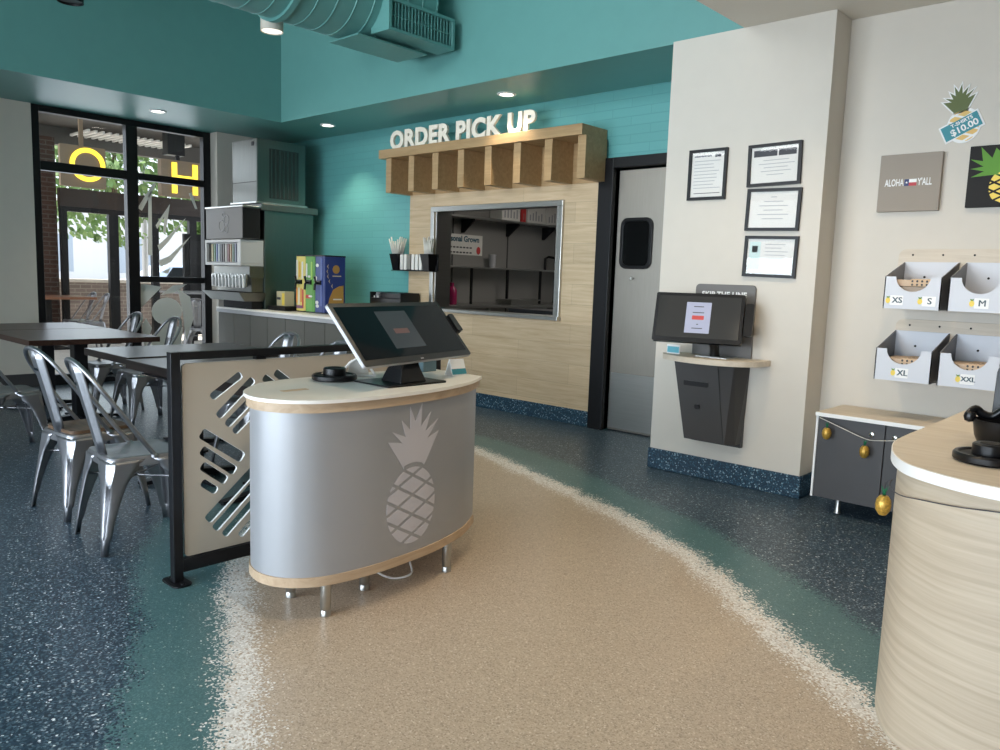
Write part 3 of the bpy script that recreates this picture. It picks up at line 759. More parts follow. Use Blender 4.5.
obj('wrap_print', b, [M['paper'], mat('wheat_print', srgb(176, 134, 66), .4), mat('mid_blue_print', srgb(84, 104, 168), .4), mat('sand_print', srgb(206, 186, 150), .4)], t, weld=False)
t = thing('tea_box', 'small cream and yellow packet box beside the soda fountain', 'box', (-8.36, 5.2, CT))
b = MB(); b.box(-8.45, -8.27, 5.17, 5.30, CT + .052, 1.12); obj('carton', b, mat('cream_card', srgb(206, 196, 160), .6), t, .003)
b = MB(); b.box(-8.33, -8.275, 5.168, 5.1695, CT + .06, 1.10); b.box(-8.44, -8.36, 5.168, 5.1695, 1.02, 1.05, 1); obj('print', b, [M['yellow'], M['ink']], t, weld=False)
t = thing('drip_mat', 'low black drip mat under the packet box', 'mat', (-8.3, 5.25, CT))
b = MB(); b.box(-8.50, -8.12, 5.08, 5.45, CT + .001, CT + .05); obj('tray', b, M['blackm'], t, .006)

# cutlery and condiment caddies
t = thing('condiment_caddy', 'black condiment caddy on the drinks counter under the cup rack', 'caddy', (-6.95, 5.75, CT))
b = MB(); b.box(-7.22, -6.68, 5.62, 5.90, CT + .001, CT + .03); b.box(-7.22, -7.20, 5.62, 5.90, CT + .03, 1.165); b.box(-6.70, -6.68, 5.62, 5.90, CT + .03, 1.165); b.box(-7.20, -6.70, 5.88, 5.90, CT + .03, 1.165); b.box(-7.20, -6.70, 5.62, 5.64, CT + .03, 1.10); b.box(-7.06, -6.70, 5.64, 5.88, 1.10, 1.16)
obj('tray', b, M['blackp'], t, .004, weld=False)
for i in range(6):
    b = MB(); b.box(-7.195 + .022 * i, -7.18 + .022 * i, 5.66, 5.72, CT + .04, 1.12 + .02 * (i % 3)); obj('packet', b, [M['paper'], M['ink'], M['inkl']][i % 3], t)
for i in range(4):
    tag(obj('creamer_cup', MB().lathe([(.026, 0), (.034, .075), (.037, .08), (.037, .085), (0, .087)], (-7.49 + .072 * i, 5.72 + .03 * (i % 2), CT + .001), 16), [mat('pink_card', srgb(196, 150, 140), .5), M['blackp'], M['paper'], M['ink']][i]),
        ['small pink lidded cup beside the condiment caddy', 'small black lidded cup beside the condiment caddy', 'small white lidded cup beside the condiment caddy', 'small grey lidded cup beside the condiment caddy'][i], 'cup', 'small cups by the condiment caddy')

t = thing('cup_rack', 'black wall rack holding cup sleeves over the drinks counter', 'rack', (-6.72, 5.9, 1.42))
b = MB(); b.box(-7.05, -6.40, 5.905, 5.922, 1.42, 1.60); b.box(-7.05, -6.40, 5.79, 5.905, 1.41, 1.42)
obj('back_plate', b, M['black'], t, .002, weld=False)
for k, x in enumerate((-6.99, -6.47)):
    b = MB(); b.rings([[(x - .045, 5.80, 1.42), (x + .045, 5.80, 1.42), (x + .045, 5.90, 1.42), (x - .045, 5.90, 1.42)], [(x - .07, 5.765, 1.60), (x + .07, 5.765, 1.60), (x + .07, 5.90, 1.60), (x - .07, 5.90, 1.60)]], smooth=False); obj('bin', b, M['blackp'], t)
for i in range(6):
    x = -6.885 + i * .064
    if i == 2: continue
    tag(obj('sleeve_stack', MB().prism(rrect(.045, .17, .01, 3, x, 1.51), lambda u, v, d: (u, 5.86 - d, v), 0, .06), M['paper']), 'white cup sleeve stack standing in the wall rack', 'sleeve', 'cup sleeves in the wall rack')
for k, (x, n) in enumerate(((-6.99, 24), (-6.47, 12))):
    for i in range(n):
        px, py = x + (i % 6 - 2.5) * .018 + random.uniform(-.0007, .0007), 5.83 + (i // 6 - (n // 6 - 1) / 2) * .022 + random.uniform(-.0007, .0007)
        lx, ly = (px - x) * (1.15 if k == 0 else .5), (py - 5.83) * .35
        o = obj('straw', MB().tube([(px, py, 1.602), (px + lx, py + ly, 1.602 + random.uniform(.12, .19))], .0075, 6), M['straw'])
        tag(o, 'wrapped white straw fanned out of the rack end by the teal brick' if k == 0 else 'wrapped white straw in the rack end beside the pass-through frame', 'straw', 'straws in the outer rack bin' if k == 0 else 'straws in the rack bin by the pass-through')

# ------------------------------------------------------------------ kitchen beyond the pass-through
kg = mat('kitchen_panel', srgb(150, 148, 144), .35, .3)
b = MB()
b.box(-8.75, -8.6, 6.08, 11.2, 0, 2.95); b.box(-8.6, -2.6, 11.05, 11.2, 0, 2.95); b.box(-2.75, -2.6, 6.08, 11.05, 0, 2.95)
struct('wall_kitchen', b, kg, weld=False)
b = MB()
for y in (7.0, 8.22, 9.44, 10.66): b.box(-8.599, -8.592, y, y + .02, .2, 2.9)
struct('trim_2', b, M['charc'], weld=False)
b = MB(); b.box(-8.75, -2.6, 6.08, 11.2, 2.951, 3.0); struct('ceiling_kitchen', b, M['white_ceiling'])
b = MB(); b.box(-8.75, -2.6, 6.31, 11.2, -.05, -.001); struct('floor_kitchen', b, mat('quarry_tile', srgb(96, 78, 70), .5))
t = thing('kitchen_shelf', 'long steel kitchen shelf on brackets above the prep line', 'shelf', (-8.4, 9.0, 2.2))
b = MB(); b.box(-8.597, -8.28, 6.9, 11.0, 2.23, 2.26); obj('shelf_board', b, M['steelh'], t, .003)
for y in (7.4, 8.4, 9.4, 10.3):
    b = MB(); b.prism([(0, 0), (.26, 0), (.26, -.03), (.04, -.2), (0, -.2)][::-1], lambda u, v, d, y=y: (-8.596 + u, y + d, 2.229 + v), 0, .03); obj('bracket', b, M['black'], t)
for i, (y0, y1, h, m_, lab) in enumerate(((9.0, 9.42, .34, 'paper', 'white printed carton on the kitchen shelf'), (9.45, 9.56, .32, 'red', 'slim red carton on the kitchen shelf'), (9.60, 10.05, .30, 'paper', 'wide white carton on the kitchen shelf'), (10.08, 10.5, .31, 'paper', 'white carton on the far end of the kitchen shelf'))):
    t = thing('carton', lab, 'carton', (-8.45, (y0 + y1) / 2, 2.261), 'cartons on the kitchen shelf')
    b = MB(); b.box(-8.58, -8.32, y0, y1, 2.262, 2.262 + h); obj('box', b, M[m_], t, .003)
    b = MB()
    nk = 5 if y1 - y0 > .3 else 1
    for k in range(nk): b.box(-8.319, -8.318, y0 + .05 + .07 * k, y0 + .08 + .07 * k - (.02 if nk == 1 else 0), 2.30, 2.30 + h * (.3 + .1 * (k % 3)))
    obj('print', b, M['inkl'], t, weld=False)
t = thing('personal_grown_sign', 'white kitchen wall sign with teal heading half hidden by the jamb', 'sign', (-8.59, 8.3, 1.85))
b = MB(); b.box(-8.599, -8.59, 7.92, 8.86, 1.70, 2.005); obj('board', b, M['paper'], t)
fk = wallX(-8.589, 8.405, 1.925)
b = MB(); text(b, fk, 'Personal Grown', .118, 0, 0.01, 0, .004, sx=.98); obj('heading', b, mat('dark_teal_print', srgb(24, 84, 104), .5), t, weld=False)
b = MB()
for v, w_ in ((-.115, .60), (-.19, .60)):
    for q in range(9): b.prism(rrect(.05, .022, .006, 3, -.36 + q * .07, v), fk, 0, .0005)
obj('small_print', b, M['ink'], t, weld=False)
b = MB(); b.prism(ell(.37, -.15, .045, .06, 16), fk, 0, .0005); obj('seal', b, M['red'], t)
t = thing('prep_table', 'long steel prep table with upright shelf frames behind the pass-through', 'prep table', (-8.2, 9.0, 0))
b = MB(); b.box(-8.58, -7.85, 7.0, 10.95, .93, .97); obj('worktop', b, M['steelh'], t, .004)
b = MB(); b.box(-8.585, -8.3, 7.6, 10.95, 1.50, 1.525); obj('upper_shelf', b, M['steelh'], t, .003)
for y in (7.6, 8.35, 9.15, 9.95, 10.9):
    b = MB(); b.box(-8.33, -8.30, y, y + .03, .97, 1.50); obj('upright', b, M['black'], t)
for y in (7.05, 8.3, 9.6, 10.88):
    b = MB(); b.box(-7.92, -7.88, y, y + .04, 0.0, .93); obj('leg', b, M['steel'], t)
b = MB(); b.box(-8.56, -7.9, 7.05, 10.9, .30, .33); obj('undershelf', b, M['steelh'], t)
t = thing('sanitizer_bottle', 'magenta bottle on the prep table by the jamb', 'bottle', (-8.12, 7.78, .972))
b = MB(); b.lathe([(.0, 0), (.07, .0), (.075, .02), (.075, .2), (.05, .24), (.025, .26)], (-8.12, 7.78, .972), 20); obj('bottle_body', b, M['magenta'], t)
b = MB(); b.lathe([(.03, .26), (.03, .31), (0, .312)], (-8.12, 7.78, .972), 16); obj('cap', b, M['magenta'], t)
t = thing('prep_pan', 'shallow steel pan on the prep table', 'pan', (-8.15, 9.2, .972))
b = MB(); b.rings([[(-8.24, 8.9, .972), (-7.98, 8.9, .972), (-7.98, 9.5, .972), (-8.24, 9.5, .972)], [(-8.26, 8.88, 1.04), (-7.96, 8.88, 1.04), (-7.96, 9.52, 1.04), (-8.26, 9.52, 1.04)]], smooth=False); obj('pan_body', b, M['steelh'], t)
b = MB(); b.box(-8.28, -7.94, 8.86, 9.54, 1.04, 1.05); obj('rim', b, M['steelh'], t)
t = thing('kitchen_faucet', 'dark kitchen faucet above the upper shelf', 'faucet', (-8.5, 10.4, 1.526))
b = MB(); b.tube([(-8.5, 10.3, 1.527), (-8.5, 10.3, 1.72), (-8.48, 10.36, 1.75), (-8.46, 10.5, 1.74), (-8.45, 10.55, 1.66)], .02, 10); obj('spout', b, M['blackm'], t)
b = MB(); b.tube([(-8.5, 10.62, 1.527), (-8.5, 10.62, 1.78)], .022, 10); obj('riser', b, M['blackm'], t)
t = thing('paper_cup_stack', 'pale upright cup stack on the upper kitchen shelf', 'cup stack', (-8.45, 8.95, 1.526))
b = MB(); b.lathe([(.05, 0), (.06, .18), (.063, .19), (.063, .2), (0, .2)], (-8.45, 8.95, 1.526), 16); obj('stack', b, M['inkl'], t)
t = thing('black_bin', 'black open tub standing inside the pass-through', 'tub', (-5.5, 6.6, .75))
b = MB(); b.rings([[(-5.75, 6.45, .70), (-5.0, 6.45, .70), (-5.0, 6.85, .70), (-5.75, 6.85, .70)], [(-5.8, 6.42, 1.04), (-4.95, 6.42, 1.04), (-4.95, 6.88, 1.04), (-5.8, 6.88, 1.04)]], smooth=False); obj('tub_body', b, M['blackm'], t)
t = thing('pass_table', 'steel landing table just inside the pass-through', 'table', (-5.6, 6.5, 0))
b = MB(); b.box(-6.5, -4.6, 6.2, 6.95, .66, .70); obj('worktop', b, M['steelh'], t)
for x in (-6.45, -4.65):
    for y in (6.25, 6.9):
        b = MB(); b.box(x - .02, x + .02, y - .02, y + .02, 0, .66); obj('leg', b, M['steel'], t)
# ------------------------------------------------------------------ podium
def offset(poly, d):
    n = len(poly); out = []
    for i in range(n):
        p0, p1, p2 = Vector(poly[i - 1]), Vector(poly[i]), Vector(poly[(i + 1) % n])
        e1, e2 = (p1 - p0).normalized(), (p2 - p1).normalized()
        n1, n2 = Vector((e1.y, -e1.x)), Vector((e2.y, -e2.x))
        nn = (n1 + n2)
        if nn.length < 1e-6: nn = n1
        nn.normalize()
        out.append(tuple(p1 + nn * d / max(.45, nn.dot(n1))))
    return out
front = [(-2.641, 2.749), (-2.53, 2.56), (-2.455, 2.32), (-2.427, 2.10), (-2.421, 1.90), (-2.449, 1.72), (-2.505, 1.62), (-2.58, 1.56), (-2.68, 1.536), (-2.80, 1.565), (-2.90, 1.64), (-2.994, 1.75), (-3.035, 1.87), (-3.05, 2.0)]
cur = catmull(front, 8)                                   # travels from far right, round the front, to the back
ptop = cur + [(-3.05, 2.735), (-3.035, 2.749)]
# orientation: make counter-clockwise
def ccw(p):
    a = sum(p[i][0] * p[(i + 1) % len(p)][1] - p[(i + 1) % len(p)][0] * p[i][1] for i in range(len(p)))
    return p if a > 0 else p[::-1]
ptop = ccw(ptop)
ident = lambda u, v, d: (u, v, d)
t = thing('order_podium', 'silver D-shaped ordering podium with pale pineapple emblem and oak bands', 'podium', (-2.73, 2.1, 0))
pin = offset(ptop, -.024)
b = MB(); b.prism(ptop, ident, .870, .884, smooth=True); obj('countertop', b, M['quartz'], t, .002, weld=True)
b = MB(); b.prism(offset(ptop, -.010), ident, .833, .870, smooth=True); obj('upper_band', b, M['oake'], t)
b = MB(); b.prism(pin, ident, .185, .833, smooth=True); obj('body', b, M['silver'], t)
b = MB(); b.prism(offset(ptop, -.018), ident, .147, .185, smooth=True); obj('base_band', b, M['oake'], t, .003)
for x, y in ((-2.513, 1.757), (-2.535, 2.44), (-2.62, 2.03), (-2.765, 1.757), (-2.98, 1.92), (-2.98, 2.66)):
    b = MB(); b.lathe([(.017, 0), (.022, .002), (.022, .02), (.019, .026), (.0215, .03), (.0215, .1465)], (x, y, 0), 20); obj('leg', b, M['steel'], t)
b = MB(); b.tube(catmull([(-2.70, 2.10, .147), (-2.68, 2.12, .06), (-2.62, 2.18, .012), (-2.60, 2.28, .012), (-2.68, 2.34, .04), (-2.72, 2.36, .147)], 5), .005, 8); obj('power_cord', b, M['white'], t)
# emblem wrapped on the front: arc length coordinate along the front curve
pcur = offset(ptop, -.0238)
seq = catmull(front, 8)[::1]
pc = [min(pcur, key=lambda q: (q[0] - s[0]) ** 2 + (q[1] - s[1]) ** 2) for s in seq[:-10]]
cum = [0]
for i in range(1, len(pc)): cum.append(cum[-1] + math.hypot(pc[i][0] - pc[i - 1][0], pc[i][1] - pc[i - 1][1]))
i0 = min(range(len(pc)), key=lambda i: (pc[i][0] + 2.45) ** 2 + (pc[i][1] - 2.14) ** 2)
def onbody2(u, v, d):
    s = cum[i0] - u
    i = 0
    while i < len(cum) - 2 and cum[i + 1] < s: i += 1
    f = (s - cum[i]) / max(1e-9, cum[i + 1] - cum[i])
    a, c = Vector(pc[i]), Vector(pc[i + 1]); p = a + (c - a) * f; tt = (c - a).normalized()
    n = Vector((-tt.y, tt.x))
    if n.dot(p - Vector((-2.8, 2.1))) < 0: n = -n
    q = p + n * d
    return (q.x, q.y, v)
def slab(mb, poly, fn, d):
    """thin printed piece on a curved face: cut in vertical strips so that it bends"""
    us = [p[0] for p in poly]; lo, hi = min(us), max(us); n = max(1, int((hi - lo) / .02))
    for k in range(n):
        a, c = lo + (hi - lo) * k / n, lo + (hi - lo) * (k + 1) / n
        q = clip_any(poly, a, c)
        for p in q:
            if len(p) > 2: mb.prism(p, fn, 0., d)
def clip_any(poly, a, c):
    tri = tessellate_polygon([[Vector((u, v, 0)) for u, v in poly]])
    out = []
    for tr in tri:
        p = [poly[i] for i in tr]
        p = clip(p, 1, 0, c); p = clip(p, -1, 0, -a) if len(p) > 2 else p
        if len(p) > 2:
            ar = sum(p[i][0] * p[(i + 1) % len(p)][1] - p[(i + 1) % len(p)][0] * p[i][1] for i in range(len(p)))
            if abs(ar) > 1e-9: out.append(p if ar > 0 else p[::-1])
    return out
b = MB()
crn = crown(.008, .556, .305, .270)
crn = crn + [(u_, .392 + .186 * math.sqrt(1 - (u_ / .168) ** 2)) for u_ in [-.055 + .014 * q for q in range(9)]]
slab(b, crn, onbody2, .0012)
for p in cells(0, .392, .148, .166, .086, .015, .46, -.55, .045): slab(b, p, onbody2, .0012)
obj('pineapple_emblem', b, M['lilac'], t, weld=False)
# inlaid card and things on the podium
b = MB(); b.prism(rrect(.034, .12, .004, 3, -2.735, 1.755), ident, .8841, .8852); obj('grommet_cover', b, M['kraft'], t)

# touch monitors -----------------------------------------------------------
def monitor(name, label, BL, yaw, tilt, w, h, th, lit, base_xy, base_z, base, reader_side):
    u = Vector((math.cos(yaw), math.sin(yaw), 0)); n = Vector((math.sin(yaw), -math.cos(yaw), 0))
    v = Vector((-n.x * math.sin(tilt), -n.y * math.sin(tilt), math.cos(tilt))); nn = u.cross(v)
    B = Vector(BL)
    fn = lambda a, c, d: tuple(B + u * a + v * c + nn * d)
    t = thing(name, label, 'touchscreen', (base_xy[0], base_xy[1], base_z))
    b = MB(); b.prism(rrect(w, h, .012, 4, w / 2, h / 2), fn, -th, -.003); obj('case', b, M['silver'] if not lit else M['blackp'], t, .004)
    b = MB(); b.prism(rrect(w - .002, h - .002, .012, 4, w / 2, h / 2), fn, -.003, 0.0); obj('bezel', b, M['blackp'], t)
    bz = .022
    b = MB(); b.prism(rrect(w - 2 * bz, h - 2 * bz - .008, .003, 2, w / 2, h / 2 + .004), fn, 0, .0008); sc = obj('screen', b, M['screeng'] if lit else M['screen'], t)
    return t, fn, sc, u, v, nn
t, fn, sc, u, v, nn = monitor('podium_touchscreen', 'large black touchscreen leaning back on a stand on the silver podium', (-2.487, 1.921, .993), 1.7868, .711, .785, .322, .018, False, (-2.69, 2.28), .885, None, 1)
fn1 = fn; fn = lambda a, c, d: fn1(a * .93, c * .93, d)
b = MB(); b.prism(rrect(.235, .215, .003, 3, .395, .185), fn, .0009, .0012); cd = obj('start_card', b, M['card_d'], sc)
b = MB(); b.prism(rrect(.11, .028, .003, 3, .395, .175), fn, .0013, .0016); obj('start_button', b, M['red_d'], sc)
b = MB(); b.prism(rrect(.024, .006, .002, 2, .42, .012), fn, .0002, .0006); obj('maker_mark', b, M['inkl'], t)
b = MB(); b.prism(rrect(.045, .11, .01, 3, .868, .20), fn, -.03, .012); rd = obj('card_reader', b, M['blackp'], t, .004)
b = MB(); b.prism(rrect(.25, .335, .01, 4, -2.685, 2.27), ident, .8845, .892); obj('stand_base', b, M['blackp'], t, .002)
b = MB()
tb = Vector(fn(.40, .13, -.036)); 
b.rings([[(-2.74, 2.20, .892), (-2.60, 2.20, .892), (-2.60, 2.35, .892), (-2.74, 2.35, .892)], [(-2.72, 2.22, .95), (-2.62, 2.22, .95), (-2.62, 2.33, .95), (-2.72, 2.33, .95)], [tuple(tb + u * a + v * c) for a, c in ((-.06, -.07), (-.06, -.03), (.06, -.03), (.06, -.07))][:4]], smooth=False)
obj('stand_neck', b, M['blackp'], t, .004)

def disc_stand(loc, label, s=1.):
    t = thing('pager_base', label, 'pager base', loc, None)
    x, y, z = loc
    b = MB(); b.lathe([(.0, .001), (.094, .001), (.10, .006), (.10, .021), (.095, .027), (.086, .027), (.081, .021), (.0, .021)], loc, 40); obj('base_ring', b, M['blackp'], t)
    b = MB(); b.lathe([(.05, .0215), (.05, .052), (.046, .056), (.0, .056)], loc, 28); pk = obj('puck', b, M['blackp'], t)
    b = MB(); b.lathe([(.0, .0565), (.030, .0565), (.030, .0575), (0, .0575)], loc, 24); obj('puck_inlay', b, M['blackm'], pk)
    return t
disc_stand((-2.905, 2.07, .8845), 'round black two-tier pager base on the silver podium')
t = thing('wire_card_stand', 'small white wire card stand beside the podium touchscreen', 'card stand', (-2.95, 2.24, .885))
b = MB(); b.tube([(-2.98, 2.15, .891), (-2.955, 2.19, .95), (-2.94, 2.225, .972), (-2.92, 2.26, .95), (-2.89, 2.29, .891)], .006, 8); b.tube([(-2.98, 2.15, .890), (-2.89, 2.29, .890)], .005, 8); obj('wire_loop', b, M['white'], t)
b = MB(); b.prism([(-.05, .0), (.05, 0), (.03, .07), (-.03, .07)], lambda a, c, d: (-2.955 + a * .4 + d, 2.235 + a, .892 + c), 0, .003); obj('card', b, M['paper'], t)
def tent(loc, yaw, label, face):
    t = thing('card_holder', label, 'card holder', loc)
    Rm = Matrix.Translation(loc) @ Matrix.Rotation(yaw, 4, 'Z')
    b = MB()
    prof = [(-.03, .001), (-.027, .001), (0, .072), (.027, .001), (.03, .001), (.002, .078), (-.002, .078)]
    b.prism(prof, lambda a, c, d: tuple(Rm @ Vector((d, a, c))), -.045, .045); obj('tent', b, M['white'], t)
    b = MB(); b.add([Rm @ Vector(p) for p in ((-.045, -.0305, .006), (.045, -.0305, .006), (.045, -.0195, .032), (-.045, -.0195, .032))], [(0, 1, 2, 3)]); obj('printed_band', b, face, t)
    return t
tent((-2.745, 2.672, .8845), math.radians(86), 'white tent card with teal band at the end of the podium', M['tealp'])
t = thing('business_card_box', 'grey and teal acrylic box behind the podium touchscreen stand', 'card box', (-2.93, 2.65, .885))
b = MB(); b.box(-2.955, -2.905, 2.60, 2.69, .8845, .95); obj('box', b, mat('smoky_plastic', srgb(96, 120, 128), .2), t, .003)
b = MB(); b.box(-2.95, -2.91, 2.605, 2.64, .951, .965); obj('cards', b, M['paper'], t)

# ------------------------------------------------------------------ slotted divider beside the tables
t = thing('slotted_divider', 'black framed taupe divider panel with slanted pineapple slots', 'divider', (-3.225, 2.2, 0))
DX0, DX1 = -3.245, -3.205
for y in (1.463, 2.96):
    b = MB(); b.box(DX0, DX1, y, y + .042, .008, 1.008); po = obj('post', b, M['black'], t, .003)
    b = MB(); b.prism(rrect(.15, .085, .03, 5, -3.225, y + .02), ident, .001, .008); fp = obj('foot_plate', b, M['black'], po, .002)
    for dx in (-.055, .055):
        b = MB(); b.lathe([(.009, .008), (.009, .014), (0, .015)], (-3.225 + dx, y + .02, 0), 8); obj('bolt', b, M['blackm'], po)
for nm, z0, z1 in (('top_rail', .974, 1.008), ('bottom_rail', .046, .104)):
    b = MB(); b.box(DX0, DX1, 1.505, 2.96, z0, z1); obj(nm, b, M['black'], t, .003)
for y in (1.86, 2.45):
    b = MB(); b.box(-3.24, -3.21, y, y + .05, .9585, .9735); obj('clip', b, M['blackp'], t)
def capsule(p, q, w, r=.012):
    p, q = Vector(p), Vector(q); d = (q - p); L = d.length; d.normalize(); n = Vector((-d.y, d.x))
    o = (p + q) / 2
    return [tuple(o + d * a + n * c) for a, c in rrect(L, w, min(r, w / 2 - .001), 4)]
cu = bpy.data.curves.new('panel', 'CURVE'); cu.dimensions = '2D'; cu.fill_mode = 'BOTH'; cu.extrude = .006
def spl(poly):
    s = cu.splines.new('POLY'); s.points.add(len(poly) - 1)
    for i, p in enumerate(poly): s.points[i].co = (p[0], p[1], 0, 1)
    s.use_cyclic_u = True
spl(rrect(1.43, .85, .02, 4, 2.2335, .533))
slots = [((1.66, .80), (1.805, .895), .045), ((1.69, .712), (1.865, .868), .047), ((1.73, .668), (1.872, .79), .045), ((1.765, .632), (1.90, .745), .044),
         ((1.612, .650), (1.81, .508), .06), ((1.612, .575), (1.772, .452), .052), ((1.612, .505), (1.728, .415), .05), ((1.612, .430), (1.682, .375), .045),
         ((1.635, .25), (1.90, .475), .056), ((1.668, .203), (1.93, .432), .05), ((1.712, .165), (1.96, .380), .044), ((1.79, .145), (1.985, .318), .04),
         ((1.975, .895), (2.11, .795), .045), ((1.915, .875), (2.06, .765), .045), ((1.885, .81), (1.985, .735), .04),
         ((1.96, .60), (2.16, .455), .05), ((2.0, .68), (2.2, .53), .05), ((2.08, .72), (2.24, .60), .045),
         ((2.30, .50), (2.50, .68), .05), ((2.34, .43), (2.55, .61), .05), ((2.40, .37), (2.60, .545), .05),
         ((2.30, .80), (2.5, .90), .045), ((2.60, .42), (2.78, .28), .05), ((2.56, .35), (2.72, .22), .05)]
for p, q, w in slots: spl(capsule((p[0] - .012, p[1]), (q[0] - .012, q[1]), w * .82, .014))
co = bpy.data.objects.new('panel', cu); COL.objects.link(co)
dg = bpy.context.evaluated_depsgraph_get(); dg.update()
me = bpy.data.meshes.new_from_object(co.evaluated_get(dg))
bpy.data.objects.remove(co)
b = MB(); b.add([(-3.228 + v.co.z, v.co.x, v.co.y) for v in me.vertices], [tuple(p.vertices) for p in me.polygons])
b.m = [1 if abs((Vector(b.v[f[1]]) - Vector(b.v[f[0]])).cross(Vector(b.v[f[2]]) - Vector(b.v[f[0]])).normalized().x) < .5 else 0 for f in b.f]
obj('panel', b, [M['taupe'], M['white']], t)

# ------------------------------------------------------------------ metal cafe chairs
def make_chair(seatmat=None):
    root = bpy.data.objects.new('cafe_chair', None); COL.objects.link(root); W[root.name] = Vector((0, 0, 0))
    G = M['gal']
    def sq(hw, hd, z, r=.05, n=5): return [(x, y, z) for x, y in rrect(hw * 2, hd * 2, r, n)]
    b = MB()
    b.rings([sq(.186, .186, .405), sq(.183, .183, .44), sq(.178, .178, .452), sq(.165, .165, .455), sq(.15, .15, .4515), sq(.10, .10, .447, .04), sq(.02, .02, .446, .01)])
    obj('seat', b, G, root)
    for sx in (-1, 1):
        for sy in (-1, 1):
            b = MB(); rs = []
            for z, w, g, cx, cy in ((.437, .168, .0, .1865, .1865), (.418, .140, .0, .1872, .1875), (.395, .140, .001, .189, .190), (.36, .112, .002, .192, .194), (.335, .096, .003, .194, .197), (.315, .086, .012, .196, .199), (.24, .066, .014, .2025, .2085), (.16, .049, .014, .2095, .218), (.095, .040, .012, .2155, .225), (.078, .037, .001, .217, .227), (.07, .029, .0, .2155, .2255), (0.0, .027, .0, .221, .234)):
                sec = [(-w, 0), (-w * .75, .0015), (-w * .35, .0), (-w * .22 - g * .2, -.001 - g * .15), (-w * .12 - g, -w * .12 - g), (-.001 - g * .15, -w * .22 - g * .2), (0, -w * .35), (.0015, -w * .75), (0, -w)]
                rs.append([(sx * (cx + x), sy * (cy + y), z) for x, y in sec])
            b.rings(rs[::-1], caps=False, closed=False)
            o = obj('leg', b, G, root)
            so = o.modifiers.new('thick', 'SOLIDIFY'); so.thickness = .003; so.offset = 0
    b = MB()
    b.tube([(-.178, -.182, .32), (.178, .182, .32)], .006, 8); b.tube([(.178, -.182, .32), (-.178, .182, .32)], .006, 8)
    obj('brace', b, G, root, weld=False)
    pts = catmull([(.176, .03, .45), (.188, -.05, .56), (.193, -.145, .70), (.180, -.215, .80), (.140, -.256, .866), (.075, -.280, .905), (0, -.287, .916)], 5)
    pts = pts + [(-x, y, z) for x, y, z in pts[::-1][1:]]
    b = MB(); b.tube(pts, .0115, 10)
    for s in (-1, 1): b.lathe([(.02, 0), (.02, .012), (.012, .02)], (s * .176, .03, .44), 12)
    obj('back_frame', b, G, root, weld=False)
    b = MB(); prof = [(-.172, .45, .052), (-.187, .52, .057), (-.212, .62, .062), (-.245, .75, .068), (-.271, .85, .072), (-.285, .908, .064)]
    rs = []
    for y, z, w in prof:
        rs.append([(-w, y + .022, z), (-w * .8, y + .012, z), (-w * .5, y + .004, z), (-w * .42, y - .003, z), (w * .42, y - .003, z), (w * .5, y + .004, z), (w * .8, y + .012, z), (w, y + .022, z)])
    b.rings(rs, caps=False, closed=False); sp = obj('backrest', b, G, root)
    so = sp.modifiers.new('thick', 'SOLIDIFY'); so.thickness = .003
    b = MB(); b.prism(rrect(.05, .014, .006, 4), lambda u, v, d: (u, -.2585 - v * .26 - d, .80 + v), .0045, .0065); obj('slot_trim', b, M['chrome'], sp)
    if seatmat:
        b = MB(); b.prism(rrect(.33, .33, .045), ident, .452, .470); obj('seat_pad', b, seatmat, root, .003)
    return root
chair = make_chair()
def place(x, y, rz, label, first=False, grp='metal cafe chairs at the dark tables'):
    if first:
        chair.location = (x, y, 0); chair.rotation_euler = (0, 0, rz); W[chair.name] = Vector((x, y, 0)); return tag(chair, label, 'chair', grp)
    return copy_tree(chair, (x, y, 0.0005), rz, label, grp, 'chair')
place(-3.945, 1.615, math.radians(-4), 'metal cafe chair whose seat slips behind the black post of the slotted divider', True)
cb = place(-4.625, 1.64, math.radians(4.5), 'metal cafe chair with a worn wood seat pad')
pad = MB().prism(rrect(.33, .33, .045), lambda u, v, d: (u, v, d), .4525, .472)
po = link('seat_pad', pad.mesh('seat_pad', [M['walnutl']]), cb); po['label'] = 'worn brown wood seat pad'
place(-6.37, 1.70, 0, 'metal cafe chair cut by the edge of the photo, beside the white wall')
place(-7.72, 2.93, PI, 'metal cafe chair with its back before the storefront mullion')
place(-6.92, 2.935, PI + .02, 'metal cafe chair with its back before the frosted window decal')
place(-4.97, 2.88, PI, 'metal cafe chair showing its back top over the divider rail, before the grey counter')
place(-4.22, 2.80, PI, 'metal cafe chair hidden low behind the divider panel near the podium screen')

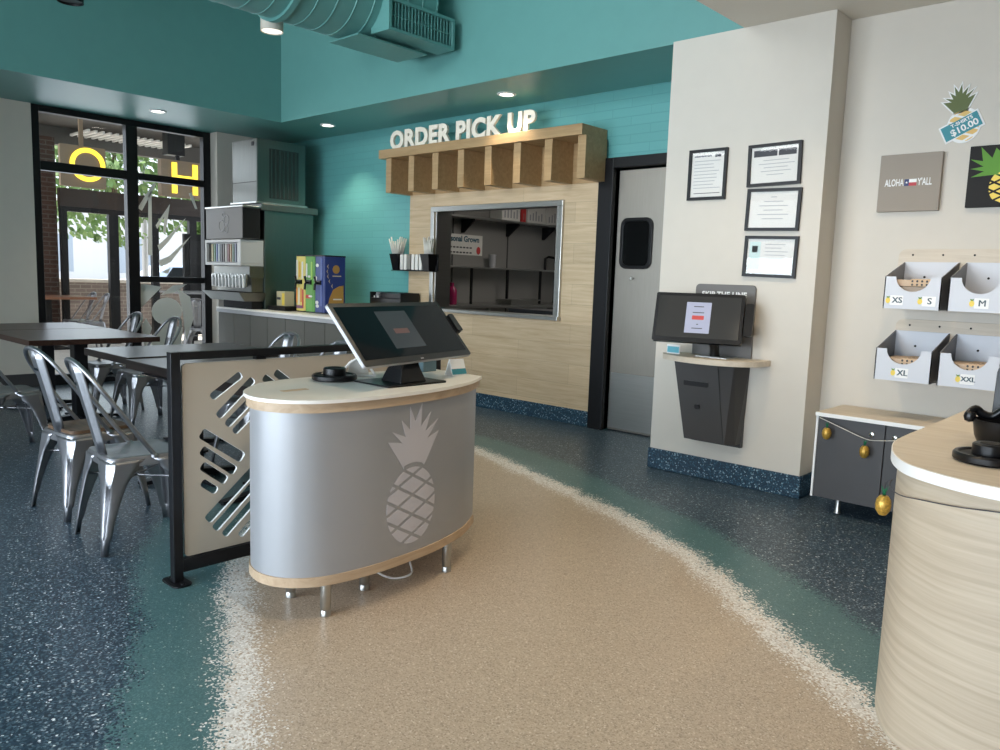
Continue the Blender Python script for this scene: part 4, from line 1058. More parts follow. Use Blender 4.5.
# ------------------------------------------------------------------ dark tables
def table(x0, x1, y0, y1, label, h=.75, th=.045, cx=None, cy=None, top='walnut'):
    cx = (x0 + x1) / 2 if cx is None else cx; cy = (y0 + y1) / 2 if cy is None else cy
    t = thing('cafe_table', label, 'table', (cx, cy, 0), 'dark wood cafe tables')
    b = MB(); b.box(x0, x1, y0, y1, h - th, h); obj('tabletop', b, M[top], t, .004)
    b = MB(); b.box(cx - .055, cx + .055, cy - .055, cy + .055, .05, h - th - .008); obj('column', b, M['black'], t, .006)
    b = MB(); b.box(cx - .22, cx + .22, cy - .22, cy + .22, h - th - .009, h - th - .0005); obj('top_bracket', b, M['black'], t)
    b = MB()
    for s in (-1, 1):
        b.rings([[(cx + s * .04, cy - .04, .008), (cx + s * .04, cy + .04, .008), (cx + s * .04, cy + .04, .06), (cx + s * .04, cy - .04, .06)], [(cx + s * .31, cy - .03, .008), (cx + s * .31, cy + .03, .008), (cx + s * .31, cy + .03, .024), (cx + s * .31, cy - .03, .024)]], smooth=False)
        b.rings([[(cx - .04, cy + s * .04, .008), (cx + .04, cy + s * .04, .008), (cx + .04, cy + s * .04, .06), (cx - .04, cy + s * .04, .06)], [(cx - .03, cy + s * .34, .008), (cx + .03, cy + s * .34, .008), (cx + .03, cy + s * .34, .024), (cx - .03, cy + s * .34, .024)]], smooth=False)
    for a, c in ((.29, 0), (-.29, 0), (0, .32), (0, -.32)): b.lathe([(.02, .001), (.02, .012)], (cx + a, cy + c, 0), 10)
    obj('cross_base', b, M['black'], t, .003, weld=False)
table(-8.06, -6.90, 2.02, 3.06, 'dark wood table with open end over the chair before the white wall', cx=-7.32, cy=2.53)
table(-8.96, -8.08, 2.02, 3.06, 'dark wood table butted against the larger one nearer the window', cx=-8.25, cy=2.56)
table(-6.15, -5.37, 2.16, 3.3, 'dark table end standing clear of its neighbour, beyond the wood-seat chair', th=.05, top='ebony')
table(-5.36, -4.57, 2.14, 2.96, 'dark table just below the taller table edge, before the divider post', h=.742, th=.06, cx=-4.86, cy=2.35, top='ebony')
table(-4.56, -3.76, 2.14, 2.90, 'dark table mostly behind the slotted divider panel', h=.742, th=.06, top='ebony')

# ------------------------------------------------------------------ pier: frames and wall kiosk
def frame(name, label, cx, cz, w, h, tilt, kind):
    t = thing(name, label, 'frame', (cx, 5.011, cz), 'black certificate frames on the pier')
    fn = rot2(wallY(cx, 5.011, cz), tilt)
    o_, i_ = [(-w / 2, -h / 2), (w / 2, -h / 2), (w / 2, h / 2), (-w / 2, h / 2)], None
    k = .02; b = MB()
    for a in ((-w / 2, w / 2, -h / 2, -h / 2 + k), (-w / 2, w / 2, h / 2 - k, h / 2), (-w / 2, -w / 2 + k, -h / 2 + k, h / 2 - k), (w / 2 - k, w / 2, -h / 2 + k, h / 2 - k)):
        b.prism([(a[0], a[2]), (a[1], a[2]), (a[1], a[3]), (a[0], a[3])], fn, 0, .022)
    obj('frame_border', b, M['black'], t, .0015, weld=False)
    W2, H2 = w - 2 * k, h - 2 * k
    b = MB(); b.prism([(-W2 / 2, -H2 / 2), (W2 / 2, -H2 / 2), (W2 / 2, H2 / 2), (-W2 / 2, H2 / 2)], fn, .002, .008); sh = obj('certificate', b, M['paper'], t)
    b = MB(); R_ = random.Random(kind)
    def rec(u0, u1, v0, v1, mi=0): b.prism([(u0, v0), (u1, v0), (u1, v1), (u0, v1)], fn, .0081, .0086, mi)
    if kind == 1:
        rec(-W2 * .42, W2 * .1, H2 * .40, H2 * .43); rec(W2 * .2, W2 * .38, H2 * .38, H2 * .44)
        for r in range(9): 
            v = H2 * (.30 - .075 * r); rec(-W2 * .42, W2 * (.42 - .3 * R_.random()), v, v + .004, 1)
        rec(-W2 * .4, W2 * .4, -H2 * .42, -H2 * .405)
    if kind == 2:
        rec(-W2 * .45, W2 * .05, H2 * .24, H2 * .42); rec(W2 * .08, W2 * .45, H2 * .24, H2 * .42)
        for r, f in enumerate((.3, .42, .28, .35, .2)): rec(-W2 * f * .8, W2 * f, H2 * (.12 - .1 * r), H2 * (.12 - .1 * r) + .004, 1)
    if kind == 3:
        for r, f in enumerate((.06, .2, .3, .2, .32, .22)): rec(-W2 * f, W2 * f, H2 * (.34 - .12 * r), H2 * (.34 - .12 * r) + .005, 1)
    if kind == 4:
        rec(-W2 * .46, -W2 * .22, -H2 * .36, H2 * .42, 2); rec(-W2 * .40, -W2 * .28, H2 * .12, H2 * .30, 0)
        for r, f in enumerate((.3, .22, .36, .3, .34, .2)): rec(-W2 * .12, W2 * f, H2 * (.34 - .1 * r), H2 * (.34 - .1 * r) + .004, 1)
    obj('print', b, [M['ink'], M['inkl'], mat('pale_teal_print', srgb(196, 216, 212), .6)], sh, weld=False)
    b = MB(); b.prism([(-W2 / 2, -H2 / 2), (W2 / 2, -H2 / 2), (W2 / 2, H2 / 2), (-W2 / 2, H2 / 2)], fn, .013, .0145); obj('glazing', b, M['glass'], t)
frame('certificate_frame', 'tall black framed letter hanging alone on the pier, nearest the kitchen door', -2.717, 2.117, .286, .342, 0, 1)
frame('certificate_frame', 'black framed certificate with a dark photo banner, topmost of the column of three', -2.245, 2.152, .356, .27, math.radians(1), 2)
frame('certificate_frame', 'plain black framed certificate, middle of the column of three', -2.232, 1.864, .362, .272, math.radians(-1), 3)
frame('certificate_frame', 'black framed licence with a pale teal side strip, lowest of the column of three', -2.228, 1.561, .36, .268, math.radians(-1.2), 4)

t = thing('mounted_kiosk', 'grey wall mounted ordering kiosk with curved wood shelf on the pier', 'kiosk', (-2.52, 4.9, .28))
fn = wallY(-2.525, 5.011, 1.092)
b = MB(); b.prism(rrect(.44, .56, .03, 5), fn, 0, .018); bk = obj('back_board', b, M['greyb'], t, .002)
b = MB(); text(b, fn, 'SKIP THE LINE', .05, -.005, .210, .0182, .0022, sx=1.0, spacing=1.05); obj('lettering', b, M['white'], bk, weld=False)
arc = [(-.47, .0), (.42, .0)] 
pl = [(-2.885, 5.010)] + catmull([(-2.885, 4.84), (-2.83, 4.765), (-2.70, 4.70), (-2.54, 4.665), (-2.40, 4.675), (-2.27, 4.74), (-2.19, 4.85), (-2.172, 5.010)], 5)
b = MB(); b.prism(ccw(pl), ident, .845, .882, smooth=False); obj('shelf', b, M['ash'], t, .004)
fb = lambda u, v, d: (u, v, d)
b = MB()
b.rings([[(-2.685, 4.845, .30), (-2.38, 4.845, .30), (-2.33, 4.90, .30), (-2.33, 5.010, .30), (-2.685, 5.010, .30)], [(-2.783, 4.82, .844), (-2.46, 4.82, .844), (-2.36, 4.88, .844), (-2.31, 5.010, .844), (-2.783, 5.010, .844)]], smooth=False)
pe = obj('printer_enclosure', b, M['greyp'], t, .004)
b = MB(); b.box(-2.70, -2.325, 4.975, 5.0105, .27, .844); obj('enclosure_plate', b, M['greyp'], t, .003)
b = MB(); fz = lambda u, v, d: (u, 4.82 + (.844 - v) * .046 - .0003 - d, v)
b.prism(rrect(.04, .034, .012, 3, -2.59, .535), fz, 0, .006); obj('lock_knob', b, M['blackp'], pe); b = MB(); b.prism(rrect(.185, .034, .006, 3, -2.607, .692), fz, 0, .004); obj('receipt_slot', b, M['blackp'], pe, weld=False)
b = MB(); b.tube([(-2.447, 4.8205, .815), (-2.42, 4.833, .56), (-2.388, 4.846, .31)], .0022, 6); obj('door_seam', b, M['blackp'], pe)
t, fn, sc, u, v, nn = monitor('kiosk_touchscreen', 'black touchscreen with a lit order card standing on the wall kiosk shelf', (-2.830, 4.586, .986), .3325, .29, .582, .336, .05, True, (-2.42, 4.82), .859, None, 1)
fn0 = fn; fn = lambda a, c, d: fn0(a * 1.08, c * 1.08, d)
b = MB(); b.prism(rrect(.15, .195, .003, 3, .27, .155), fn, .0012, .0016); cd = obj('order_card', b, M['card_l'], sc)
b = MB(); b.prism(rrect(.072, .026, .003, 3, .27, .155), fn, .0017, .002); obj('order_button', b, M['red_l'], sc)
b = MB()
for w_, v_ in ((.06, .225), (.07, .187), (.012, .113), (.065, .088)): b.prism(rrect(w_, .005, .001, 2, .27, v_), fn, .0017, .002)
obj('card_text', b, M['ink'], sc, weld=False)
b = MB(); b.prism(rrect(.05, .20, .012, 3, .57, .16), fn, -.06, -.01); obj('card_reader', b, M['blackp'], t, .004)
b = MB(); p0 = Vector(fn(.27, .05, -.05))
b.tube([(-2.50, 4.86, .890), (-2.50, 4.85, .95), (-2.51, 4.80, 1.05), tuple(Vector(fn0(.30, .13, -.05)))], [.035, .032, .03, .03], 10); obj('stand_neck', b, M['blackp'], t)
b = MB(); b.prism(rrect(.24, .16, .01, 4, -2.49, 4.86), ident, .884, .890); obj('stand_base', b, M['steelh'], t, .002)
t = thing('table_number_card', 'small teal and white card standing under the kiosk touchscreen', 'card', (-2.80, 4.82, .8825))
b = MB(); b.box(-2.85, -2.75, 4.83, 4.836, .8827, .945); obj('card', b, M['white'], t)
b = MB(); b.box(-2.846, -2.755, 4.8285, 4.8299, .89, .932); obj('printed_band', b, mat('aqua_print', srgb(96, 176, 192), .5), t)

# ------------------------------------------------------------------ alcove: canvases, shirt sign, bins, cabinet
AY = 5.261
def canvas(cx, cz, w, h, label, face):
    t = thing('canvas_picture', label, 'canvas', (cx, AY, cz))
    b = MB(); b.box(cx - w / 2, cx + w / 2, AY - .035, AY - .0005, cz - h / 2, cz + h / 2); obj('stretched_canvas', b, face, t, .002)
    return t, wallY(cx, AY - .0352, cz)
t, fn = canvas(-1.492, 2.02, .345, .342, "grey canvas print reading ALOHA Y'ALL with a small flag", M['canvasg'])
b = MB(); text(b, fn, 'ALOHA', .060, -.083, 0, .0006, .0008, sx=.53); obj('aloha_lettering', b, M['white'], t, weld=False)
b = MB(); text(b, fn, "Y'ALL", .060, .087, 0, .0006, .0008, sx=.53); obj('yall_lettering', b, M['white'], t, weld=False)
b = MB(); b.prism([(-.026, -.02), (.0, -.02), (.0, .02), (-.026, .02)], fn, 0, .0008, 0); b.prism([(.0, 0), (.042, 0), (.042, .02), (.0, .02)], fn, 0, .0008, 1); b.prism([(.0, -.02), (.042, -.02), (.042, 0), (.0, 0)], fn, 0, .0008, 2)
st = []
for k in range(10):
    a = PI / 2 + k * PI / 5; r = .008 if k % 2 == 0 else .0034
    st.append((-.013 + r * math.cos(a), r * math.sin(a)))
b.prism(st, fn, .0008, .0013, 1); obj('flag', b, [M['navy'], M['white'], mat('flag_red', srgb(186, 52, 60), .5)], t, weld=False)

t, fn = canvas(-1.005, 2.032, .35, .345, 'black canvas print of a yellow pineapple, cut by the edge of the photo', mat('black_canvas', srgb(20, 18, 18), .7))
b = MB()
cr_ = [(-.17, .10), (-.105, .085), (-.12, .165), (-.06, .10), (-.045, .155), (.0, .11), (.03, .165), (.06, .10), (.12, .16), (.105, .085), (.17, .10), (.10, .055), (.165, .045), (.095, .028), (.15, -.002), (.06, .005), (-.06, .005), (-.16, -.002), (-.095, .028), (-.165, .045), (-.10, .055)]
b.prism(ccw(cr_), fn, 0, .001); obj('leaf_print', b, mat('canvas_green', srgb(92, 150, 46), .6), t, weld=False)
b = MB()
for p in cells(.012, -.062, .075, .095, .05, .012, .5, -.5): b.prism(ccw(p), fn, .001, .002)
obj('fruit_print', b, M['yellow'], t, weld=False)

t = thing('shirt_price_sign', 'pineapple shaped wall sign with teal banner reading T-SHIRTS $10.00', 'sign', (-1.262, AY, 2.40))
tl = math.radians(-14)
f0 = wallY(-1.247, AY - .0005, 2.388)
fb_, fc = rot2(f0, math.radians(10)), rot2(f0, math.radians(26), .012, -.055)
crs = crown(-.008, .028, .165, .155)
def grow(poly, d): return offset(ccw(poly), d)
b = MB(); b.prism(grow(crs, .008), fb_, 0, .004); b.prism(ell(.012, -.055, .088, .10, 32), f0, 0, .004); b.prism(grow([(-.1, -.098), (.1, -.098), (.1, -.012), (-.1, -.012)], .009), fc, 0, .0045); obj('white_backing', b, M['white'], t, weld=False)
b = MB(); b.prism(crs, fb_, .0042, .0055); obj('leaf_print', b, M['dgreen'], t, weld=False)
b = MB()
for p in cells(.012, -.055, .08, .092, .045, .012, .6, -.3): b.prism(ccw(p), f0, .0042, .0052)
obj('fruit_print', b, M['pineap'], t, weld=False)
b = MB(); b.prism([(-.1, -.098), (.1, -.098), (.1, -.012), (-.1, -.012)], fc, .0056, .008); bn = obj('price_banner', b, M['tealp'], t)
b = MB(); text(b, fc, 'T-SHIRTS', .028, .012, -.031, .0084, .0008, sx=1.05); text(b, fc, '$10.00', .052, .012, -.069, .0084, .0014, sx=1.05); obj('banner_text', b, M['white'], bn, weld=False)

def board(cx, w, cz, h, label):
    t = thing('mounting_board', label, 'board', (cx, AY, cz), None)
    b = MB(); b.prism(rrect(w, h, .045, 6, cx, cz), lambda u, v, d: (u, AY - d, v), .0005, .018); obj('board', b, M['ash'], t, .002)
    b = MB()
    for k in range(6): b.lathe([(.006, 0), (.006, .002), (0, .003)], M=Matrix.Translation((cx - w / 2 + .08 + k * .165, AY - .018, cz + h / 2 - .035)) @ Matrix.Rotation(PI / 2, 4, 'X'), n=10)
    obj('screws', b, M['blackm'], t, weld=False)
board(-.965, 1.10, 1.46, .325, 'pale wood mounting board behind the upper row of shirt bins')
board(-.965, 1.06, 1.035, .325, 'pale wood mounting board behind the lower row of shirt bins')

def pine_icon(mb, fn, u, v, s, d):
    mb.prism(ell(u, v, .010 * s, .013 * s, 14), fn, 0, d, 0)
    mb.prism([(u - .008 * s, v + .02 * s), (u - .004 * s, v + .011 * s), (u + .004 * s, v + .011 * s), (u + .008 * s, v + .02 * s), (u, v + .017 * s)], fn, 0, d, 1)
def bin_(x0, x1, zb, label, tags, shirts, seed):
    D0, D1 = AY - .0185, 4.90      # back and front planes
    zf, zk = zb + .184, zb + .280
    t = thing('hanging_shirt_bin', label, 'bin', (x0, D0, zb), None)
    th = .006
    b = MB(); b.box(x0, x1, D0 - th, D0, zb, zk)
    back = obj('back_panel', b, M['binw'], t, .001)
    w = x1 - x0
    b = MB(); n = 14; r = w * .305
    fp = [(0, 0), (w, 0), (w, zf - zb), (w / 2 + r, zf - zb)] + [(w / 2 + r * math.cos(-a), zf - zb - .085 * math.sin(a)) for a in [PI * k / n for k in range(1, n)]] + [(w / 2 - r, zf - zb), (0, zf - zb)]
    ff = lambda u, v, d: (x0 + u, D1 + d, zb + v)
    b.prism(ccw(fp), ff, 0, th); fr_ = obj('front_panel', b, M['binw'], t)
    for x in (x0, x1 - th):
        b = MB(); b.prism(ccw([(D1, zb), (D0, zb), (D0, zk), (D1, zf)]), lambda u, v, d, x=x: (x + d, u, v), 0, th); obj('side_panel', b, M['bins'], t)
    b = MB(); b.box(x0 + th, x1 - th, D1 + th, D0 - th, zb, zb + th); obj('floor_panel', b, M['binw'], t)
    b = MB(); b.lathe([(.007, 0), (.007, .001), (0, .0015)], M=Matrix.Translation((x0 + w * .4, D0 - th - .0005, zb + .19)) @ Matrix.Rotation(PI / 2, 4, 'X'), n=12); obj('screw', b, M['blackm'], t)
    fl = wallY(x0, D1 - .0005, zb)
    for u, txt in tags:
        b = MB(); b.prism(rrect(.07, .056, .002, 2, u, .048), fl, 0, .0008, 0); sz = {1: .05, 2: .047, 3: .037}[len(txt)]
        lb = obj('size_label', b, M['white'], fr_)
        b = MB()
        for dx in (-.0014, 0, .0014): text(b, fl, txt, sz, u + .004 + dx, .048, .0012 + dx * .1, .0003 if txt != 'M' else -.0003)
        obj('size_text', b, mat('size_ink', srgb(70, 90, 100), .6), fr_, weld=False)
        b = MB(); pine_icon(b, fl, u - .046, .046, 1.3, .001); obj('pineapple_icon', b, [M['yellow'], M['green']], fr_, weld=False)
    R_ = random.Random(seed)
    for k, (cc, lab) in enumerate(shirts):
        s = thing('folded_shirt', lab, 'shirt', (x0 + w / 2, 5.06, zb + th + .001 + k * .041))
        zz = zb + th + .001 + k * .041
        b = MB(); b.prism(rrect(w - .05, .26, .012, 3, x0 + w / 2, 5.066), ident, zz, zz + .038); obj('cloth', b, cc, s, .01)
        if k == len(shirts) - 1:
            b = MB(); b.prism(rrect(w * .42, .24, .01, 3, x0 + w * .62, 5.066), ident, zz + .0382, zz + .043, 0)
            for i in range(4):
                for j in range(2):
                    b.prism(ell(x0 + w * (.48 + .08 * i), 4.97 + .07 * j, .009, .012, 8), ident, zz + .043, zz + .0435, 1)
                    b.prism(ell(x0 + w * (.46 + .085 * i), zz + .01 + .02 * j, .006, .007, 8), lambda u, v, d: (u, 4.9345 - d, v), .0005, .001, 1)
            b.prism([(x0 + w * .41, zz + .001), (x0 + w * .80, zz + .001), (x0 + w * .80, zz + .037), (x0 + w * .41, zz + .037)], lambda u, v, d: (u, 4.9345 - d, v), 0, .0005, 0)
            obj('card_band', b, [M['kraft'], M['ink']], s, weld=False)
cg, ck, cn = mat('taupe_cloth', srgb(170, 156, 142), .9), mat('black_cloth', srgb(40, 40, 48), .9), mat('tan_cloth', srgb(206, 182, 158), .9)
bin_(-1.478, -1.178, 1.265, 'white shirt bin labelled XS and S', [(.072, 'XS'), (.242, 'S')], [(cg, 'taupe folded shirt lowest in the XS and S bin'), (cn, 'tan folded shirt in the middle of the XS and S bin'), (cg, 'taupe folded shirt with dotted card, topmost in the XS and S bin'), (cn, 'tan shirt with dotted card on the XS and S bin stack')], 1)
bin_(-1.142, -.842, 1.265, 'white shirt bin labelled M, empty', [(.165, 'M')], [], 2)
bin_(-1.492, -1.190, .847, 'white shirt bin labelled XL', [(.150, 'XL')], [(ck, 'black folded shirt lowest in the XL bin'), (ck, 'black folded shirt in the middle of the XL bin'), (cn, 'tan folded shirt with dotted card, topmost in the XL bin')], 3)
bin_(-1.156, -.856, .847, 'white shirt bin labelled XXL', [(.150, 'XXL')], [(ck, 'black folded shirt lowest in the XXL bin'), (ck, 'black folded shirt in the middle of the XXL bin'), (cn, 'tan folded shirt with dotted card, topmost in the XXL bin')], 4)

t = thing('low_cabinet', 'low charcoal cabinet with pale wood top below the shirt bins', 'cabinet', (-1.1, 5.03, 0))
b = MB(); b.box(-1.77, -.30, 4.79, 5.248, .597, .62); obj('cabinet_top', b, M['ash'], t, .002)
b = MB(); b.box(-1.77, -.30, 4.786, 4.7899, .597, .62); obj('top_edging', b, M['white'], t)
b = MB(); b.box(-1.755, -.31, 4.825, 5.245, .095, .597); obj('carcass', b, M['charc'], t, .002)
b = MB(); b.box(-1.768, -1.7555, 4.80, 5.245, .095, .597); obj('end_panel', b, M['white'], t)
for x0, x1 in ((-1.754, -1.373), (-1.367, -.99), (-.984, -.62), (-.614, -.312)):
    b = MB(); b.box(x0, x1, 4.805, 4.824, .097, .593); dd = obj('door', b, M['charc'], t, .0015)
    xl = x1 - .07 if x0 in (-1.754, -.984) else x0 + .05
    b = MB(); b.lathe([(.016, 0), (.016, .003), (.011, .006), (0, .006)], M=Matrix.Translation((xl, 4.805, .528)) @ Matrix.Rotation(PI / 2, 4, 'X'), n=18); b.lathe([(.004, .006), (.004, .0075), (0, .0075)], M=Matrix.Translation((xl, 4.805, .528)) @ Matrix.Rotation(PI / 2, 4, 'X'), n=10, mi=1); obj('lock', b, [M['chrome'], M['blackm']], dd, weld=False)
for x, y in ((-1.62, 4.87), (-1.62, 5.2), (-.9, 4.87), (-.9, 5.2), (-.36, 4.87), (-.36, 5.2)):
    b = MB(); b.lathe([(.02, .001), (.022, .004), (.017, .02), (.015, .0945)], (x, y, 0), 16); obj('leg', b, M['steel'], t)

def ornament(name, label, top, s, cat='ornament', grp=None):
    t = thing('hanging_ornament', label, cat, top, grp); x, y, z = top[0], top[1], top[2] - .004; top = (x, y, z)
    b = MB(); b.lathe([(0, -.125 * s), (.018 * s, -.12 * s), (.033 * s, -.098 * s), (.037 * s, -.072 * s), (.033 * s, -.045 * s), (.02 * s, -.026 * s), (0, -.022 * s)], top, 16); obj('fruit', b, M['gold'], t)
    b = MB()
    for k in range(7):
        a = 2 * PI * k / 7; dx, dy = math.cos(a) * .018 * s, math.sin(a) * .018 * s
        b.add([(x - dy * .4, y + dx * .4, z - .025 * s), (x + dy * .4, y - dx * .4, z - .025 * s), (x + dx * 1.2, y + dy * 1.2, z + .026 * s), (x + dx * .4, y + dy * .4, z - .01 * s)], [(0, 1, 2), (0, 3, 2), (1, 3, 2)])
    obj('leaves', b, mat('foil_green', srgb(36, 120, 84), .4, .3), t, weld=False)
    return t
ornament('hanging_ornament', 'small gold pineapple ornament at the cabinet corner end of the garland', (-1.683, 4.752, .560), .72)
ornament('hanging_ornament', 'small gold pineapple ornament hanging under the cabinet lock', (-1.46, 4.752, .488), .74)
t = thing('garland_string', 'thin pale garland string slung across the charcoal cabinet doors', 'string', (-1.5, 4.77, .55))
b = MB(); b.tube(catmull([(-1.74, 4.78, .589), (-1.683, 4.762, .576), (-1.60, 4.762, .548), (-1.46, 4.762, .505), (-1.38, 4.762, .508), (-1.28, 4.762, .525), (-1.15, 4.762, .55), (-.95, 4.78, .59)], 5), .0025, 6); obj('string', b, M['cord'], t)

# ------------------------------------------------------------------ front counter
side = [(-.79, 3.86), (-.787, 3.3), (-.785, 2.95), (-.772, 2.80), (-.725, 2.635), (-.66, 2.51), (-.59, 2.445), (-.48, 2.39), (-.36, 2.368), (-.1, 2.36)]
outl = ccw([side[0]] + catmull(side, 6)[1:] + [(1.2, 2.36), (1.2, 3.86)])
t = thing('front_counter', 'pale wood grained front counter with rounded end and white edged top', 'counter', (.2, 3.1, 0))
b = MB(); b.prism(outl, ident, .826, .8585, smooth=True); obj('counter_edge', b, M['white'], t)
b = MB(); b.prism(offset(outl, -.003), ident, .8585, .8605, smooth=True); obj('counter_top', b, M['ash'], t)
b = MB(); b.prism(offset(outl, -.022), ident, .001, .826, smooth=True); obj('counter_front', b, M['ashx'], t)
disc_stand((-.475, 2.715, .861), 'round black two-tier pager base on the white edged front counter')
t = thing('receipt_spike', 'black ribbed cable dish with a curled grip behind the counter pager base', 'dish', (-.49, 3.08, .861))
c0 = (-.50, 3.05, .861)
b = MB(); b.lathe([(.0, .001), (.075, .001), (.088, .03), (.094, .07), (.096, .085), (.088, .085), (.08, .03), (0, .02)], c0, 32); dsh = obj('bowl', b, M['blackp'], t)
b = MB(); b.tube(catmull([(-.605, 3.02, .955), (-.59, 3.04, .975), (-.57, 3.05, .96), (-.54, 3.06, .955), (-.50, 3.06, .985), (-.45, 3.06, .98), (-.41, 3.07, .955)], 5), .014, 10); b.lathe([(0, -.02), (.016, -.014), (.02, 0), (.016, .014), (0, .02)], (-.60, 3.02, .95), 12); obj('grip', b, M['blackp'], dsh, weld=False)
t = thing('card_terminal', 'tall black payment terminal at the edge of the photo on the front counter', 'terminal', (-.46, 3.22, .861))
b = MB(); b.prism(rrect(.16, .24, .03, 4, -.492, 1.0), lambda u, v, d: (u, 3.20 + d + (v - .88) * .12, v), 0, .05); tm_ = obj('case', b, M['blackp'], t, .006)
b = MB(); b.prism(rrect(.16, .14, .01, 4, -.492, 3.24), ident, .861, .885); obj('foot', b, M['blackp'], t, .003)
b = MB()
for i in range(4): b.prism(rrect(.11, .012, .004, 3, -.492, .94 + i * .03), lambda u, v, d: (u, 3.1995 - d + (v - .88) * .12, v), 0, .003)
obj('key_rows', b, M['blackm'], tm_, weld=False)
ornament('hanging_ornament', 'larger gold pineapple ornament hanging off the front counter end', (-.812, 2.90, .672), .72)
t = thing('hanging_string', 'dark garland string running along the front counter below its edge', 'string', (-.7, 2.6, .72))
po_ = offset(outl, -.012)
po_ = sorted([p for p in po_ if p[1] < 2.85 and p[0] < -.3], key=lambda p: p[0] - p[1])
b = MB(); b.tube([(-.812, 2.90, .675), (-.80, 2.86, .705)] + [(x - .006, y - .006, .725 + min(.0022 * k, .08)) for k, (x, y) in enumerate(po_)], .0018, 6); obj('string', b, M['ink'], t)

# ------------------------------------------------------------------ outside the storefront
b = MB(); b.box(-60, -9.73, -20, 40, -.12, -.02); struct('ground_outside', b, M['concrete'])
t = thing('brick_pillar', 'red brick patio pillar beside the dark patio frame', 'pillar', (-14.9, 4.4, 0))
b = MB(); b.box(-15.2, -14.58, 4.0, 4.765, -.019, 3.44); obj('shaft', b, M['redbrick'], t)
t = thing('patio_enclosure', 'dark steel patio frame with wide beam and posts beyond the pillar', 'patio frame', (-14.5, 5.5, 0))
b = MB(); b.box(-14.56, -14.44, 4.77, 9.0, 2.325, 2.62); obj('beam', b, mat('dark_bronze', srgb(58, 46, 40), .5), t)
for y, w_ in ((4.78, .10), (5.55, .16), (6.30, .12), (7.0, .14)):
    b = MB(); b.box(-14.55, -14.45, y, y + w_, -.019, 2.24); obj('post', b, M['black'], t)
b = MB(); b.box(-14.54, -14.46, 4.77, 7.6, 2.24, 2.325); obj('header_rail', b, M['black'], t)
b = MB(); b.box(-14.54, -14.46, 6.9, 7.6, .1, 2.0, 0); obj('door_edge', b, M['blackm'], t)
t = thing('brick_planter_wall', 'low grey brick wall with pale coping across the patio', 'low wall', (-16.5, 7, 0))
b = MB(); b.box(-16.6, -16.3, 2.0, 14.0, -.019, 1.02); obj('wall', b, M['greybrick'], t)
b = MB(); b.box(-16.66, -16.24, 2.0, 14.0, 1.02, 1.08); obj('coping', b, M['concrete'], t)
t = thing('marquee_letter', 'square sign board with glowing yellow letter O hanging outside', 'letter sign', (-13.6, 4.85, 2.9))
fn = wallX(-13.55, 4.84, 2.90)
tan = mat('tan_board', srgb(150, 132, 112), .6); glow = mat('letter_bulbs', srgb(250, 224, 90), .4, var=.2, vscale=9, emit=srgb(255, 220, 60), estr=1.2)
b = MB(); b.prism(rrect(.68, .64, .02, 3), fn, -.08, 0); obj('board', b, tan, t, .004)
b = MB(); n = 40; O_, I_ = ell(.06, .035, .265, .262, n), ell(.06, .035, .195, .192, n)
for i in range(n): b.prism([O_[i], O_[(i + 1) % n], I_[(i + 1) % n], I_[i]], fn, .0005, .02)
obj('letter_o', b, glow, t)
b = MB(); b.box(-13.62, -13.58, 4.80, 4.86, 3.225, 3.745); obj('hanger', b, tan, t)
t = thing('marquee_letter', 'square sign board with glowing yellow letter H hanging outside', 'letter sign', (-13.6, 6.45, 2.9))
fn = wallX(-13.55, 6.46, 2.885)
b = MB(); b.prism(rrect(.76, .62, .02, 3), fn, -.14, 0); obj('board', b, tan, t, .004)
b = MB()
for a in ((-.20, -.11, -.25, .27), (.17, .26, -.25, .27), (-.11, .17, -.02, .06)): b.prism([(a[0], a[2]), (a[1], a[2]), (a[1], a[3]), (a[0], a[3])], fn, .0005, .02)
obj('letter_h', b, glow, t, weld=False)
b = MB(); b.box(-13.62, -13.58, 6.36, 6.42, 3.2, 3.28); b.box(-13.75, -13.55, 6.20, 6.50, 3.28, 3.745); obj('hanger', b, M['black'], t, weld=False)
t = thing('patio_canopy', 'dark patio canopy with slatted edge above the hanging letters', 'canopy', (-13, 5, 3.75))
b = MB(); b.box(-15.5, -9.75, 1.0, 10.0, 3.75, 3.85); obj('roof', b, mat('dark_soffit', srgb(48, 44, 41), .7), t)
b = MB(); b.box(-15.6, -15.45, 1.0, 10.0, 3.45, 3.85); obj('fascia', b, mat('grey_fascia', srgb(90, 86, 82), .6), t)
b = MB()
for i in range(16): b.box(-15.44, -14.6, 5.3 + i * .12, 5.34 + i * .12, 3.62, 3.66)
obj('slats', b, M['white'], t, weld=False)
t = thing('patio_table', 'patio table with brown top outside the window', 'table', (-14.0, 4.75, 0))
b = MB(); b.box(-14.42, -13.5, 4.05, 4.97, .80, .84); obj('tabletop', b, mat('patio_wood', srgb(140, 92, 66), .5), t)
b = MB(); b.box(-14.1, -14.0, 4.35, 4.45, 0.0, .80); obj('column', b, M['black'], t)
b = MB(); b.box(-14.35, -13.75, 4.1, 4.66, -.018, .0); obj('base', b, M['black'], t)
def pchair(x, y, rz, label):
    c = copy_tree(chair, (x, y, -.018), rz, label, 'metal chairs on the patio', 'chair')
    return c
pchair(-13.72, 4.93, PI * .97, 'metal patio chair outside, turned beside the brown patio table')
pchair(-14.20, 4.90, PI, 'metal patio chair outside, behind its twin at the brown patio table')
t = thing('patio_high_table', 'second patio table seen through the frosted lower pane', 'table', (-12.4, 6.1, 0))
b = MB(); b.box(-12.9, -12.1, 5.72, 6.4, .95, .98); obj('tabletop', b, M['silver'], t)
b = MB(); b.box(-12.53, -12.47, 6.03, 6.09, -.018, .95); obj('column', b, M['black'], t)
pchair(-11.9, 5.9, PI * .3, 'metal patio chair outside the frosted lower pane')
